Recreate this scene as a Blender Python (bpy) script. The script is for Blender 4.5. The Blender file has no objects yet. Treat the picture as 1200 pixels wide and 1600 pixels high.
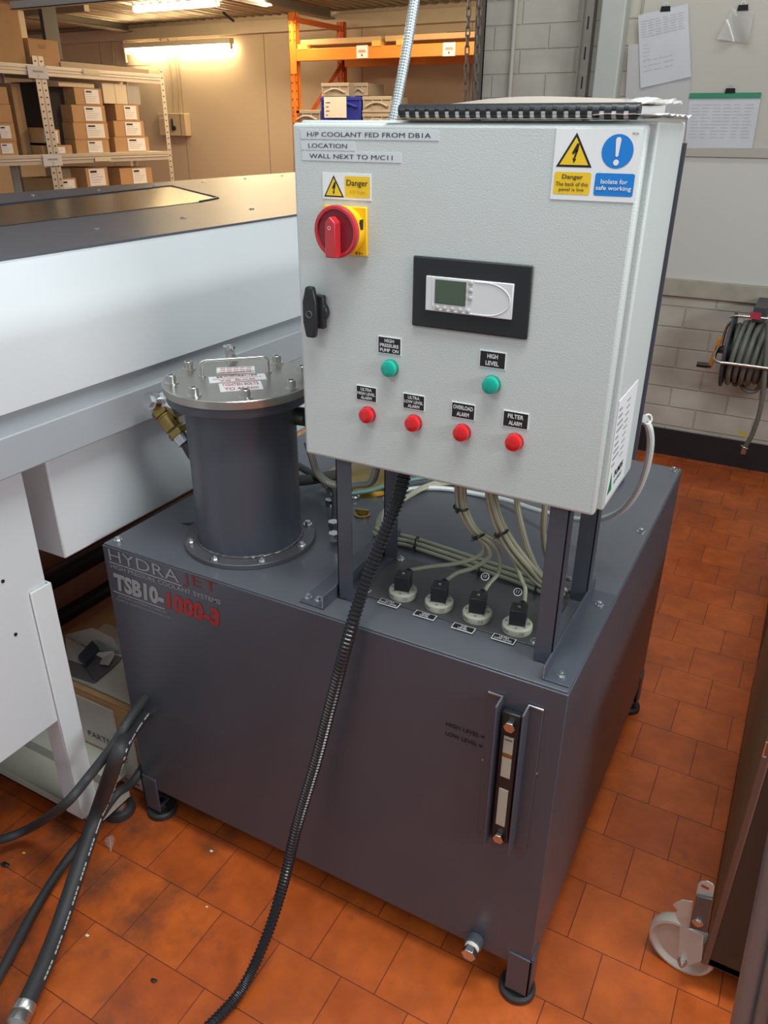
import bpy, math, random
from mathutils import Vector, Matrix
random.seed(7)
PI = math.pi
scene = bpy.context.scene
COL = scene.collection

# ---------------------------------------------------------------- camera
CAMPOS = Vector((0.21407, -1.06043, 1.70303))
RM = [[0.87905109, 0.47668346, 0.00648581], [0.2167291, -0.38747811, -0.89604085], [-0.42461474, 0.78907135, -0.44392423]]
FPX = 1210.518
cam_data = bpy.data.cameras.new('camera')
cam = bpy.data.objects.new('camera', cam_data); COL.objects.link(cam)
cam_data.sensor_fit = 'AUTO'; cam_data.sensor_width = 36.0; cam_data.lens = FPX / 1600 * 36.0
cam_data.clip_start = 0.02; cam_data.clip_end = 60
_r, _d, _f = (Vector(v) for v in RM)
cam.matrix_world = Matrix(((_r.x, -_d.x, -_f.x, CAMPOS.x), (_r.y, -_d.y, -_f.y, CAMPOS.y), (_r.z, -_d.z, -_f.z, CAMPOS.z), (0, 0, 0, 1)))
scene.camera = cam

# ---------------------------------------------------------------- light and exposure
scene.view_settings.view_transform = 'Standard'; scene.view_settings.look = 'None'
scene.view_settings.gamma = 1.0; scene.view_settings.use_curve_mapping = False
scene.view_settings.exposure = 0.0
world = bpy.data.worlds.new('world'); scene.world = world; world.use_nodes = True
bg = world.node_tree.nodes['Background']; bg.inputs[0].default_value = (0.82, 0.93, 1.0, 1); bg.inputs[1].default_value = 0.33

def area(name, loc, aim, size, power, color):
    d = bpy.data.lights.new(name, 'AREA'); d.shape = 'RECTANGLE'; d.size, d.size_y = size; d.energy = power; d.color = color
    o = bpy.data.objects.new(name, d); COL.objects.link(o); o.location = loc
    o.rotation_euler = (Vector(aim) - Vector(loc)).to_track_quat('-Z', 'Y').to_euler()
    return o
area('strip_light_aisle', (0.25, -0.25, 3.2), (0.1, 0.1, 0.5), (1.5, 0.4), 49, (0.96, 1.0, 0.97))
area('strip_light_side', (3.2, -0.7, 2.25), (-0.8, 0.1, 0.9), (1.8, 0.6), 60, (0.95, 1.0, 1.0))
area('strip_light_front', (-1.2, -1.7, 3.1), (-0.6, 0.1, 0.9), (1.8, 0.5), 13, (0.95, 1.0, 1.0))
area('strip_light_back', (-0.4, 2.75, 3.15), (-0.4, 3.5, 2.2), (1.6, 0.25), 8, (1.0, 0.99, 0.92))
area('warm_light_store', (-4.9, 5.9, 2.70), (-5.2, 5.0, 1.0), (1.4, 0.25), 60, (1.0, 0.74, 0.42))
area('warm_light_rack', (-3.2, 5.0, 2.72), (-3.6, 5.6, 0.8), (1.5, 0.25), 40, (1.0, 0.74, 0.44))

# ---------------------------------------------------------------- helpers
def on(u, v, ax, val):
    """point of the plane axis=val seen at photograph pixel (u, v); used to measure the real planes of the place"""
    a, b = (u - 600) / FPX, (v - 800) / FPX
    d = _r * a + _d * b + _f
    i = 'xyz'.index(ax)
    return CAMPOS + d * ((val - CAMPOS[i]) / d[i])

_mc = {}
def mat(name, col, rough=0.5, metal=0.0, var=0.06, scale=12.0, bump=0.0, bscale=None, emit=None, alpha=None, spec=0.5, trans=0.0, coat=0.0):
    if name in _mc: return _mc[name]
    m = bpy.data.materials.new(name); m.use_nodes = True; nt = m.node_tree; n = nt.nodes; l = nt.links
    p = n['Principled BSDF']
    p.inputs['Roughness'].default_value = rough; p.inputs['Metallic'].default_value = metal
    p.inputs['Specular IOR Level'].default_value = spec
    if coat: p.inputs['Coat Weight'].default_value = coat
    if trans: p.inputs['Transmission Weight'].default_value = trans
    tc = n.new('ShaderNodeTexCoord')
    no = n.new('ShaderNodeTexNoise'); no.inputs['Scale'].default_value = scale; no.inputs['Detail'].default_value = 5
    l.new(tc.outputs['Object'], no.inputs['Vector'])
    mx = n.new('ShaderNodeMix'); mx.data_type = 'RGBA'
    mx.inputs[6].default_value = tuple(c * (1 - var) for c in col) + (1,)
    mx.inputs[7].default_value = tuple(min(1, c * (1 + var)) for c in col) + (1,)
    l.new(no.outputs['Fac'], mx.inputs[0]); l.new(mx.outputs[2], p.inputs['Base Color'])
    if bump:
        nb = n.new('ShaderNodeTexNoise'); nb.inputs['Scale'].default_value = bscale or 200; nb.inputs['Detail'].default_value = 3
        l.new(tc.outputs['Object'], nb.inputs['Vector'])
        bp = n.new('ShaderNodeBump'); bp.inputs['Strength'].default_value = bump; bp.inputs['Distance'].default_value = 0.002
        l.new(nb.outputs['Fac'], bp.inputs['Height']); l.new(bp.outputs['Normal'], p.inputs['Normal'])
    if emit:
        p.inputs['Emission Color'].default_value = tuple(emit[:3]) + (1,); p.inputs['Emission Strength'].default_value = emit[3]
    if alpha is not None: p.inputs['Alpha'].default_value = alpha
    _mc[name] = m
    return m

def braid(name, c1, c2, su, sv, metal=0.6, rough=0.35):
    """woven sleeve: two crossing families of strands on the tube's own UV"""
    if name in _mc: return _mc[name]
    m = bpy.data.materials.new(name); m.use_nodes = True; nt = m.node_tree; n = nt.nodes; l = nt.links; p = n['Principled BSDF']
    uv = n.new('ShaderNodeUVMap'); sp = n.new('ShaderNodeSeparateXYZ'); l.new(uv.outputs[0], sp.inputs[0])
    def M(op, a, b=None):
        q = n.new('ShaderNodeMath'); q.operation = op
        for i, s in enumerate((a, b)):
            if s is None: continue
            if isinstance(s, (int, float)): q.inputs[i].default_value = s
            else: l.new(s, q.inputs[i])
        return q.outputs[0]
    a = M('MULTIPLY', sp.outputs[0], su); b = M('MULTIPLY', sp.outputs[1], sv * 2 * PI)
    s1 = M('SINE', M('ADD', a, b)); s2 = M('SINE', M('SUBTRACT', a, b))
    h = M('ADD', M('MULTIPLY', M('MULTIPLY', s1, s2), 0.5), 0.5)
    mx = n.new('ShaderNodeMix'); mx.data_type = 'RGBA'; mx.inputs[6].default_value = c1 + (1,); mx.inputs[7].default_value = c2 + (1,)
    l.new(h, mx.inputs[0]); l.new(mx.outputs[2], p.inputs['Base Color'])
    bp = n.new('ShaderNodeBump'); bp.inputs['Strength'].default_value = 0.6; bp.inputs['Distance'].default_value = 0.001
    l.new(h, bp.inputs['Height']); l.new(bp.outputs['Normal'], p.inputs['Normal'])
    p.inputs['Metallic'].default_value = metal; p.inputs['Roughness'].default_value = rough
    _mc[name] = m
    return m

def spline(pts, n=12):
    P = [Vector(p) for p in pts]
    if len(P) < 3: return P
    Q = [2 * P[0] - P[1]] + P + [2 * P[-1] - P[-2]]
    out = []
    for i in range(1, len(Q) - 2):
        for k in range(n):
            t = k / n
            a, b, c, d = Q[i - 1], Q[i], Q[i + 1], Q[i + 2]
            out.append(0.5 * ((2 * b) + (c - a) * t + (2 * a - 5 * b + 4 * c - d) * t * t + (3 * b - a - 3 * c + d) * t ** 3))
    out.append(P[-1])
    return out

def resample(P, step):
    out = [P[0]]; acc = 0.0
    for a, b in zip(P, P[1:]):
        L = (b - a).length
        if L < 1e-9: continue
        t = step - acc
        while t <= L:
            out.append(a.lerp(b, t / L)); t += step
        acc = (acc + L) % step
    return out

def basis(d):
    d = Vector(d).normalized()
    u = d.cross(Vector((0, 0, 1)))
    if u.length < 1e-4: u = Vector((1, 0, 0))
    u.normalize()
    return u, d.cross(u).normalized()

class MB:
    def __init__(s): s.v = []; s.f = []; s.mi = []; s.uv = []; s.mats = []; s.cur = 0
    def use(s, m):
        if m not in s.mats: s.mats.append(m)
        s.cur = s.mats.index(m); return s
    def add(s, vs, fs, uvs=None):
        o = len(s.v); s.v += [tuple(v) for v in vs]
        for i, f in enumerate(fs):
            s.f.append([o + k for k in f]); s.mi.append(s.cur); s.uv.append(uvs[i] if uvs else None)
        return s
    def box(s, x0, x1, y0, y1, z0, z1):
        x0, x1 = sorted((x0, x1)); y0, y1 = sorted((y0, y1)); z0, z1 = sorted((z0, z1))
        return s.add([(x0, y0, z0), (x1, y0, z0), (x1, y1, z0), (x0, y1, z0), (x0, y0, z1), (x1, y0, z1), (x1, y1, z1), (x0, y1, z1)],
                     [(0, 3, 2, 1), (4, 5, 6, 7), (0, 1, 5, 4), (1, 2, 6, 5), (2, 3, 7, 6), (3, 0, 4, 7)])
    def obox(s, c, ax, ay, az):
        """box centred at c with half-axes ax, ay, az"""
        c, ax, ay, az = Vector(c), Vector(ax), Vector(ay), Vector(az)
        V = [c + i * ax + j * ay + k * az for k in (-1, 1) for (i, j) in ((-1, -1), (1, -1), (1, 1), (-1, 1))]
        return s.add(V, [(0, 3, 2, 1), (4, 5, 6, 7), (0, 1, 5, 4), (1, 2, 6, 5), (2, 3, 7, 6), (3, 0, 4, 7)])
    def tube(s, pts, r, n=12, caps=True, closed=False):
        P = [Vector(p) for p in pts]; N = len(P); rr = r if isinstance(r, (list, tuple)) else [r] * N
        tang = [(P[min(i + 1, N - 1)] - P[max(i - 1, 0)]).normalized() for i in range(N)]
        if closed: tang = [(P[(i + 1) % N] - P[i - 1]).normalized() for i in range(N)]
        u, w = basis(tang[0]); vs = []; L = 0; Ls = []
        for i in range(N):
            if i:
                q = tang[i - 1].rotation_difference(tang[i]); u = (q @ u); u = (u - tang[i] * u.dot(tang[i])).normalized()
                L += (P[i] - P[i - 1]).length
            w = tang[i].cross(u); Ls.append(L)
            for k in range(n):
                a = 2 * PI * k / n; vs.append(P[i] + (u * math.cos(a) + w * math.sin(a)) * rr[i])
        fs = []; uvs = []
        M = N if closed else N - 1
        for i in range(M):
            j = (i + 1) % N
            for k in range(n):
                k2 = (k + 1) % n; fs.append((i * n + k, i * n + k2, j * n + k2, j * n + k))
                l1 = Ls[j] if j else L + (P[0] - P[-1]).length
                uvs.append(((Ls[i], k / n), (Ls[i], (k + 1) / n), (l1, (k + 1) / n), (l1, k / n)))
        if caps and not closed:
            fs.append(tuple(range(n - 1, -1, -1))); uvs.append(None); fs.append(tuple((N - 1) * n + k for k in range(n))); uvs.append(None)
        return s.add(vs, fs, uvs)
    def cyl(s, a, b, r, n=24, r2=None): return s.tube([a, b], [r, r if r2 is None else r2], n)
    def lathe(s, prof, c=(0, 0, 0), axis=(0, 0, 1), n=48):
        """prof: list of (radius, distance along the axis)"""
        c = Vector(c); d = Vector(axis).normalized(); u, w = basis(d); vs = []
        for (r, h) in prof:
            for k in range(n):
                a = 2 * PI * k / n; vs.append(c + d * h + (u * math.cos(a) + w * math.sin(a)) * r)
        fs = []
        for i in range(len(prof) - 1):
            for k in range(n): fs.append((i * n + k, i * n + (k + 1) % n, (i + 1) * n + (k + 1) % n, (i + 1) * n + k))
        fs.append(tuple(range(n - 1, -1, -1))); fs.append(tuple((len(prof) - 1) * n + k for k in range(n)))
        return s.add(vs, fs)
    def hexa(s, a, b, r): return s.tube([a, b], r, 6)
    def torus(s, c, axis, R, r, n=28, m=8, a0=0, a1=2 * PI):
        c = Vector(c); u, w = basis(axis); full = abs(a1 - a0 - 2 * PI) < 1e-6
        pts = [c + (u * math.cos(a0 + (a1 - a0) * i / n) + w * math.sin(a0 + (a1 - a0) * i / n)) * R for i in range(n if full else n + 1)]
        return s.tube(pts, r, m, closed=full, caps=not full)
    def poly(s, pts, off=None):
        """polygon; with off, a prism whose other face is pts+off"""
        P = [Vector(p) for p in pts]; n = len(P)
        if off is None: return s.add(P, [tuple(range(n))])
        o = Vector(off); V = P + [p + o for p in P]
        return s.add(V, [tuple(range(n - 1, -1, -1)), tuple(range(n, 2 * n))] + [(i, (i + 1) % n, n + (i + 1) % n, n + i) for i in range(n)])
    def sphere(s, c, r, n=14, m=10, sc=(1, 1, 1)):
        c = Vector(c); vs = [c + Vector((0, 0, -r * sc[2]))]
        for j in range(1, m):
            t = PI * j / m - PI / 2
            for k in range(n):
                a = 2 * PI * k / n; vs.append(c + Vector((r * sc[0] * math.cos(t) * math.cos(a), r * sc[1] * math.cos(t) * math.sin(a), r * sc[2] * math.sin(t))))
        vs.append(c + Vector((0, 0, r * sc[2]))); fs = [(0, 1 + (k + 1) % n, 1 + k) for k in range(n)]
        for j in range(m - 2):
            for k in range(n): a = 1 + j * n; fs.append((a + k, a + (k + 1) % n, a + n + (k + 1) % n, a + n + k))
        t = len(vs) - 1; a = 1 + (m - 2) * n
        return s.add(vs, fs + [(a + k, a + (k + 1) % n, t) for k in range(n)])
    def text(s, txt, c, ux, uy, h, width=None, bold=0.0, space=1.0, align='CENTER', shear=0.0, lift=0.0006, line=1.0):
        """flat lettering centred at c; h = height of the whole block"""
        cu = bpy.data.curves.new('t', 'FONT'); cu.body = txt; cu.align_x = align; cu.resolution_u = 3; cu.offset = bold; cu.space_character = space; cu.shear = shear; cu.space_line = line
        o = bpy.data.objects.new('t', cu); COL.objects.link(o)
        dg = bpy.context.evaluated_depsgraph_get(); me = o.evaluated_get(dg).to_mesh()
        vs = [v.co.copy() for v in me.vertices]; fs = [tuple(p.vertices) for p in me.polygons]
        o.evaluated_get(dg).to_mesh_clear(); bpy.data.objects.remove(o); bpy.data.curves.remove(cu)
        if not vs: return s
        x0, x1 = min(v.x for v in vs), max(v.x for v in vs); y0, y1 = min(v.y for v in vs), max(v.y for v in vs)
        sy = h / (y1 - y0); sx = sy if width is None else width / (x1 - x0)
        ux, uy = Vector(ux).normalized(), Vector(uy).normalized(); nn = ux.cross(uy)
        if align == 'LEFT': V = [Vector(c) + ux * (v.x - x0) * sx + uy * (v.y - (y0 + y1) / 2) * sy + nn * lift for v in vs]
        else: V = [Vector(c) + ux * (v.x - (x0 + x1) / 2) * sx + uy * (v.y - (y0 + y1) / 2) * sy + nn * lift for v in vs]
        return s.add(V, fs)

def loc_of(o):
    return Vector((0, 0, 0)) if o is None else Vector(o.get('_w', (0, 0, 0)))

ALLW = []
XF = [1.0, Vector((0, 0, 0))]      # the cabinet is drawn with its nominal 600 mm door and brought to the tank's scale
def fit(p): return Vector(p) * XF[0] + XF[1]
def obj(name, mb, m=None, parent=None, bevel=0.0, smooth=38, segs=2, at=None):
    me = bpy.data.meshes.new(name)
    base = loc_of(parent) if at is None else fit(at)
    me.from_pydata([tuple(fit(v) - base) for v in mb.v], [], mb.f)
    mats = mb.mats if mb.mats else [m]
    for q in mats: me.materials.append(q)
    me.polygons.foreach_set('material_index', mb.mi)
    if any(mb.uv):
        uvl = me.uv_layers.new(name='uv'); i = 0; data = []
        for f, u in zip(mb.f, mb.uv):
            for k in range(len(f)): data += list(u[k]) if u else [0.0, 0.0]
        uvl.data.foreach_set('uv', data)
    me.update()
    if smooth:
        me.polygons.foreach_set('use_smooth', [True] * len(me.polygons)); me.set_sharp_from_angle(angle=math.radians(smooth))
    o = bpy.data.objects.new(name, me); COL.objects.link(o)
    if parent is not None: o.parent = parent; o.location = base - loc_of(parent)
    else: o.location = base
    o['_w'] = tuple(base); ALLW.append(o)
    if bevel:
        b = o.modifiers.new('bevel', 'BEVEL'); b.width = bevel; b.segments = segs; b.limit_method = 'ANGLE'; b.angle_limit = math.radians(40)
    return o
def thing(name, label, cat, loc=(0, 0, 0), group=None):
    loc = tuple(fit(loc))
    o = bpy.data.objects.new(name, None); COL.objects.link(o); o.location = loc; o.empty_display_size = 0.05
    o['_w'] = tuple(loc); ALLW.append(o)
    return tag(o, label, cat, group)
def tag(o, label, cat, group=None):
    o['label'] = label; o['category'] = cat
    if group: o['group'] = group
    return o
def struct(o): o['kind'] = 'structure'; return o
def X(*p): return Vector(p)
UX, UY, UZ = X(1, 0, 0), X(0, 1, 0), X(0, 0, 1)

# ---------------------------------------------------------------- materials
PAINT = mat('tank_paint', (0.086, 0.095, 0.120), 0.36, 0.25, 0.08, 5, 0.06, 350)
CABP = mat('cabinet_paint', (0.57, 0.61, 0.60), 0.42, 0, 0.025, 4, 0.22, 420)
MACH = mat('machine_paint', (0.655, 0.68, 0.71), 0.42, 0, 0.02, 3, 0.03, 200)
MGREY = mat('machine_grey_paint', (0.42, 0.44, 0.47), 0.38, 0.1, 0.03, 3)
MDARK = mat('machine_top_paint', (0.11, 0.11, 0.13), 0.40, 0.25, 0.08, 6)
ALU = mat('brushed_steel', (0.62, 0.61, 0.58), 0.28, 1.0, 0.08, 20)
ZINC = mat('zinc_plated', (0.66, 0.67, 0.68), 0.25, 1.0, 0.1, 60)
BRASS = mat('brass', (0.42, 0.30, 0.10), 0.3, 1.0, 0.15, 40)
BLACK = mat('black_plastic', (0.018, 0.019, 0.022), 0.38, 0, 0.1, 30)
RUBBER = mat('black_rubber', (0.035, 0.036, 0.038), 0.55, 0, 0.2, 25, 0.15, 300)
INK = mat('black_ink', (0.012, 0.012, 0.014), 0.5, 0, 0)
WHITE = mat('white_label', (0.80, 0.81, 0.82), 0.45, 0, 0.01)
SILV = mat('silver_tape', (0.62, 0.65, 0.68), 0.35, 0, 0.02)
WINK = mat('white_ink', (0.80, 0.80, 0.80), 0.5, 0, 0)
YEL = mat('warning_yellow', (0.86, 0.56, 0.02), 0.42, 0, 0.02)
BLUE = mat('mandatory_blue', (0.01, 0.21, 0.66), 0.42, 0, 0.02)
REDI = mat('red_ink', (0.55, 0.03, 0.03), 0.5, 0, 0.05)
REDP = mat('red_plastic', (0.50, 0.025, 0.035), 0.28, 0, 0.05, coat=0.3)
YELP = mat('yellow_plastic', (0.85, 0.50, 0.01), 0.32, 0, 0.03)
CARD = mat('cardboard', (0.47, 0.28, 0.13), 0.8, 0, 0.1, 9)
CARDD = mat('cardboard_dark', (0.36, 0.23, 0.12), 0.85, 0, 0.15, 9)
PAPER = mat('paper', (0.78, 0.78, 0.78), 0.75, 0, 0.02)
GALV = mat('galvanised_shelf', (0.62, 0.59, 0.52), 0.42, 0.35, 0.08, 8)
ORNG = mat('orange_rack_paint', (0.80, 0.24, 0.035), 0.42, 0, 0.08, 8)
WOOD = mat('shelf_timber', (0.46, 0.31, 0.16), 0.75, 0, 0.2, 6)
PLAS = mat('grey_tote_plastic', (0.42, 0.38, 0.33), 0.5, 0, 0.06)

# ================================================================ THE SETTING
def tile_floor():
    m = bpy.data.materials.new('quarry_tiles'); m.use_nodes = True; nt = m.node_tree; n = nt.nodes; l = nt.links; p = n['Principled BSDF']
    tc = n.new('ShaderNodeTexCoord'); mp = n.new('ShaderNodeMapping'); mp.inputs['Location'].default_value = (-0.036 + 16.7, -0.028 + 16.78, 0)
    l.new(tc.outputs['Object'], mp.inputs['Vector'])
    br = n.new('ShaderNodeTexBrick'); br.inputs['Scale'].default_value = 1; br.inputs['Brick Width'].default_value = 0.167; br.inputs['Row Height'].default_value = 0.1678
    br.inputs['Mortar Size'].default_value = 0.0013; br.inputs['Mortar Smooth'].default_value = 0.3; br.inputs['Bias'].default_value = 0
    br.inputs['Color1'].default_value = (0.64, 0.140, 0.024, 1); br.inputs['Color2'].default_value = (0.53, 0.108, 0.022, 1); br.inputs['Mortar'].default_value = (0.17, 0.045, 0.02, 1)
    l.new(mp.outputs[0], br.inputs['Vector'])
    def noise(sc, det=6, rough=0.6):
        q = n.new('ShaderNodeTexNoise'); q.inputs['Scale'].default_value = sc; q.inputs['Detail'].default_value = det; q.inputs['Roughness'].default_value = rough
        l.new(tc.outputs['Object'], q.inputs['Vector']); return q.outputs['Fac']
    def ramp(s, a, b, c0, c1):
        q = n.new('ShaderNodeValToRGB'); q.color_ramp.elements[0].position = a; q.color_ramp.elements[1].position = b
        q.color_ramp.elements[0].color = c0; q.color_ramp.elements[1].color = c1; l.new(s, q.inputs[0]); return q.outputs[0]
    def mix(a, b, f, mode='MULTIPLY'):
        q = n.new('ShaderNodeMix'); q.data_type = 'RGBA'; q.blend_type = mode
        if isinstance(f, float): q.inputs[0].default_value = f
        else: l.new(f, q.inputs[0])
        for i, s in ((6, a), (7, b)):
            if isinstance(s, tuple): q.inputs[i].default_value = s
            else: l.new(s, q.inputs[i])
        return q.outputs[2]
    c = mix(br.outputs['Color'], ramp(noise(3.1), 0.35, 0.65, (0.80, 0.76, 0.72, 1), (1.12, 1.08, 1.05, 1)), 1.0)
    c = mix(c, ramp(noise(14), 0.40, 0.62, (0.82, 0.80, 0.80, 1), (1, 1, 1, 1)), 1.0)
    # worn-in dirt: big patches, denser by the machine on the left
    sx = n.new('ShaderNodeSeparateXYZ'); l.new(tc.outputs['Object'], sx.inputs[0])
    mr = n.new('ShaderNodeMapRange'); mr.inputs[1].default_value = -0.55; mr.inputs[2].default_value = -1.05; mr.inputs[3].default_value = 0.0; mr.inputs[4].default_value = 0.16
    l.new(sx.outputs[0], mr.inputs[0]); ad = n.new('ShaderNodeMath'); l.new(noise(5.5, 8, 0.7), ad.inputs[0]); l.new(mr.outputs[0], ad.inputs[1])
    c = mix(c, (0.10, 0.045, 0.03, 1), ramp(ad.outputs[0], 0.58, 0.76, (0, 0, 0, 1), (0.72, 0.72, 0.72, 1)), 'MIX')
    l.new(c, p.inputs['Base Color'])
    l.new(ramp(noise(9), 0.3, 0.7, (0.24, 0.24, 0.24, 1), (0.46, 0.46, 0.46, 1)), p.inputs['Roughness'])
    bp = n.new('ShaderNodeBump'); bp.inputs['Strength'].default_value = 0.5; bp.inputs['Distance'].default_value = 0.002; bp.invert = True
    l.new(br.outputs['Fac'], bp.inputs['Height'])
    b2 = n.new('ShaderNodeBump'); b2.inputs['Strength'].default_value = 0.15; b2.inputs['Distance'].default_value = 0.003
    l.new(noise(20), b2.inputs['Height']); l.new(bp.outputs[0], b2.inputs['Normal']); l.new(b2.outputs[0], p.inputs['Normal'])
    return m
def brick_wall_mat():
    m = bpy.data.materials.new('painted_block_wall'); m.use_nodes = True; nt = m.node_tree; n = nt.nodes; l = nt.links; p = n['Principled BSDF']
    tc = n.new('ShaderNodeTexCoord'); sp = n.new('ShaderNodeSeparateXYZ'); cb = n.new('ShaderNodeCombineXYZ')
    l.new(tc.outputs['Object'], sp.inputs[0]); l.new(sp.outputs[0], cb.inputs[0]); l.new(sp.outputs[2], cb.inputs[1])
    mp = n.new('ShaderNodeMapping'); mp.inputs['Location'].default_value = (10.12, 10.02, 0); l.new(cb.outputs[0], mp.inputs['Vector'])
    br = n.new('ShaderNodeTexBrick'); br.inputs['Scale'].default_value = 1; br.inputs['Brick Width'].default_value = 0.30; br.inputs['Row Height'].default_value = 0.112
    br.inputs['Mortar Size'].default_value = 0.006; br.inputs['Mortar Smooth'].default_value = 0.6
    br.inputs['Color1'].default_value = (0.58, 0.55, 0.48, 1); br.inputs['Color2'].default_value = (0.54, 0.51, 0.44, 1); br.inputs['Mortar'].default_value = (0.53, 0.50, 0.43, 1)
    l.new(mp.outputs[0], br.inputs['Vector'])
    no = n.new('ShaderNodeTexNoise'); no.inputs['Scale'].default_value = 4; no.inputs['Detail'].default_value = 8; l.new(tc.outputs['Object'], no.inputs['Vector'])
    rp = n.new('ShaderNodeValToRGB'); rp.color_ramp.elements[0].position = 0.3; rp.color_ramp.elements[0].color = (0.78, 0.74, 0.72, 1); rp.color_ramp.elements[1].position = 0.6
    l.new(no.outputs['Fac'], rp.inputs[0])
    mx = n.new('ShaderNodeMix'); mx.data_type = 'RGBA'; mx.blend_type = 'MULTIPLY'; mx.inputs[0].default_value = 1
    l.new(br.outputs['Color'], mx.inputs[6]); l.new(rp.outputs[0], mx.inputs[7]); l.new(mx.outputs[2], p.inputs['Base Color'])
    p.inputs['Roughness'].default_value = 0.6
    bp = n.new('ShaderNodeBump'); bp.inputs['Strength'].default_value = 0.7; bp.inputs['Distance'].default_value = 0.008; bp.invert = True; l.new(br.outputs['Fac'], bp.inputs['Height'])
    b2 = n.new('ShaderNodeBump'); b2.inputs['Strength'].default_value = 0.3; b2.inputs['Distance'].default_value = 0.006
    l.new(no.outputs['Fac'], b2.inputs['Height']); l.new(bp.outputs[0], b2.inputs['Normal']); l.new(b2.outputs[0], p.inputs['Normal'])
    return m

CREAM = mat('cream_wall_panel', (0.60, 0.51, 0.39), 0.45, 0, 0.03, 2)
BOARD = mat('wall_board', (0.52, 0.485, 0.43), 0.6, 0, 0.05, 3)
BOARDW = mat('smooth_white_board', (0.62, 0.60, 0.56), 0.55, 0, 0.04, 2)
STEELD = mat('dark_steel_column', (0.16, 0.13, 0.11), 0.5, 0.3, 0.1, 8)
YB = 3.45   # the near back wall
YF = 7.0    # the cream store-room wall

struct(obj('floor', MB().box(-9.5, 2.6, -2.2, 7.05, -0.06, 0), tile_floor(), smooth=0))
BRK = brick_wall_mat()
struct(obj('wall_back', MB().box(-1.62, 2.6, YB, YB + 0.22, 0, 3.2), BRK, smooth=0))
m = MB().use(mat('black_skirting_paint', (0.02, 0.02, 0.025), 0.4, 0, 0.2, 20)).box(-1.62, 2.6, YB - 0.014, YB, 0, 0.155)
struct(obj('baseboard_back', m, smooth=0))
struct(obj('trim_1', MB().box(-0.95, 2.6, YB - 0.035, YB, 0.905, 0.992), mat('weathered_rail', (0.40, 0.36, 0.29), 0.8, 0, 0.25, 12, 0.3, 60), bevel=0.003))
struct(obj('trim_2', MB().box(-0.80, 2.6, YB - 0.018, YB, 0.992, 1.585), BOARDW, bevel=0.002))
struct(obj('trim_3', MB().box(-0.80, 2.6, YB - 0.03, YB, 1.585, 1.625), mat('board_batten', (0.45, 0.41, 0.35), 0.6), bevel=0.002))
struct(obj('trim_4', MB().box(-0.80, 2.6, YB - 0.018, YB, 1.625, 3.1), BOARD, bevel=0.002))
# white boxed pipe beside the notice board
struct(obj('trim_5', MB().box(-0.985, -0.865, YB - 0.10, YB, 0.0, 3.1), mat('boxing_white', (0.50, 0.51, 0.47), 0.5), bevel=0.008))
# slotted steel upright on the block wall
m = MB().use(STEELD.copy() if False else mat('slotted_upright_paint', (0.26, 0.235, 0.21), 0.5, 0.2)).box(-1.075, -1.03, YB - 0.06, YB, 0, 3.1).box(-1.075, -1.070, YB - 0.10, YB - 0.06, 0, 3.1)
m.use(INK)
for k in range(12): m.box(-1.056, -1.048, YB - 0.0612, YB - 0.059, 1.5 + k * 0.13, 1.555 + k * 0.13)
struct(obj('trim_6', m, smooth=0))
# thin conduit on the block wall
struct(obj('trim_7', MB().cyl((-1.452, YB - 0.02, 1.2), (-1.452, YB - 0.02, 3.1), 0.011), mat('conduit_white', (0.5, 0.47, 0.42), 0.5)))
# dark steel column at the end of the block wall
m = MB().box(-1.672, -1.622, YB - 0.02, YB - 0.012, 0, 3.2).box(-1.651, -1.643, YB - 0.012, YB + 0.06, 0, 3.2).box(-1.672, -1.622, YB + 0.06, YB + 0.068, 0, 3.2)
struct(obj('column', m, STEELD, smooth=0))

m = MB().use(CREAM).box(-9.5, 2.6, YF, YF + 0.1, 0, 2.95)
m.use(mat('panel_joint', (0.30, 0.24, 0.17), 0.6))
for x in (-5.66, -4.42, -3.2, -6.9, -8.14): m.box(x - 0.004, x + 0.004, YF - 0.002, YF, 0, 2.62)
m.box(-9.5, -7.35, YF - 0.003, YF, 2.36, 2.366)
struct(obj('wall_far', m, smooth=0))
struct(obj('wall_left', MB().box(-9.55, -9.45, -2.2, YF, 0, 3.2), CREAM, smooth=0))
struct(obj('trim_8', MB().box(-9.4, -1.8, YF - 0.07, YF, 2.62, 2.74), mat('cream_steel_beam', (0.62, 0.55, 0.43), 0.45), bevel=0.004))
# corrugated ceiling with ribs running front to back
vs = []; nx = 800
x0, x1 = -9.5, 2.5
for j, y in enumerate((3.2, YF + 0.05)):
    for i in range(nx + 1):
        x = x0 + (x1 - x0) * i / nx
        vs.append((x, y, 2.80 + 0.022 * max(-0.6, min(0.6, math.sin(x * 2 * PI / 0.115))) / 0.6))
fs = [(i, i + 1, nx + 2 + i, nx + 1 + i) for i in range(nx)]
struct(obj('ceiling', MB().add(vs, fs), mat('corrugated_sheet', (0.42, 0.37, 0.29), 0.4, 0.3), smooth=0))
m = MB()
for x in (-4.75, -7.55): m.box(x - 0.06, x + 0.06, 4.2, YF - 0.08, 2.70, 2.712).box(x - 0.006, x + 0.006, 4.2, YF - 0.08, 2.712, 2.78)
struct(obj('trim_9', m, mat('dark_ceiling_beam', (0.20, 0.17, 0.14), 0.5), smooth=0))
m = MB().box(-9.3, -6.3, 5.1, 5.16, 2.66, 2.72)
struct(obj('trim_10', m, mat('ceiling_batten', (0.30, 0.24, 0.17), 0.6), smooth=0))

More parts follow.
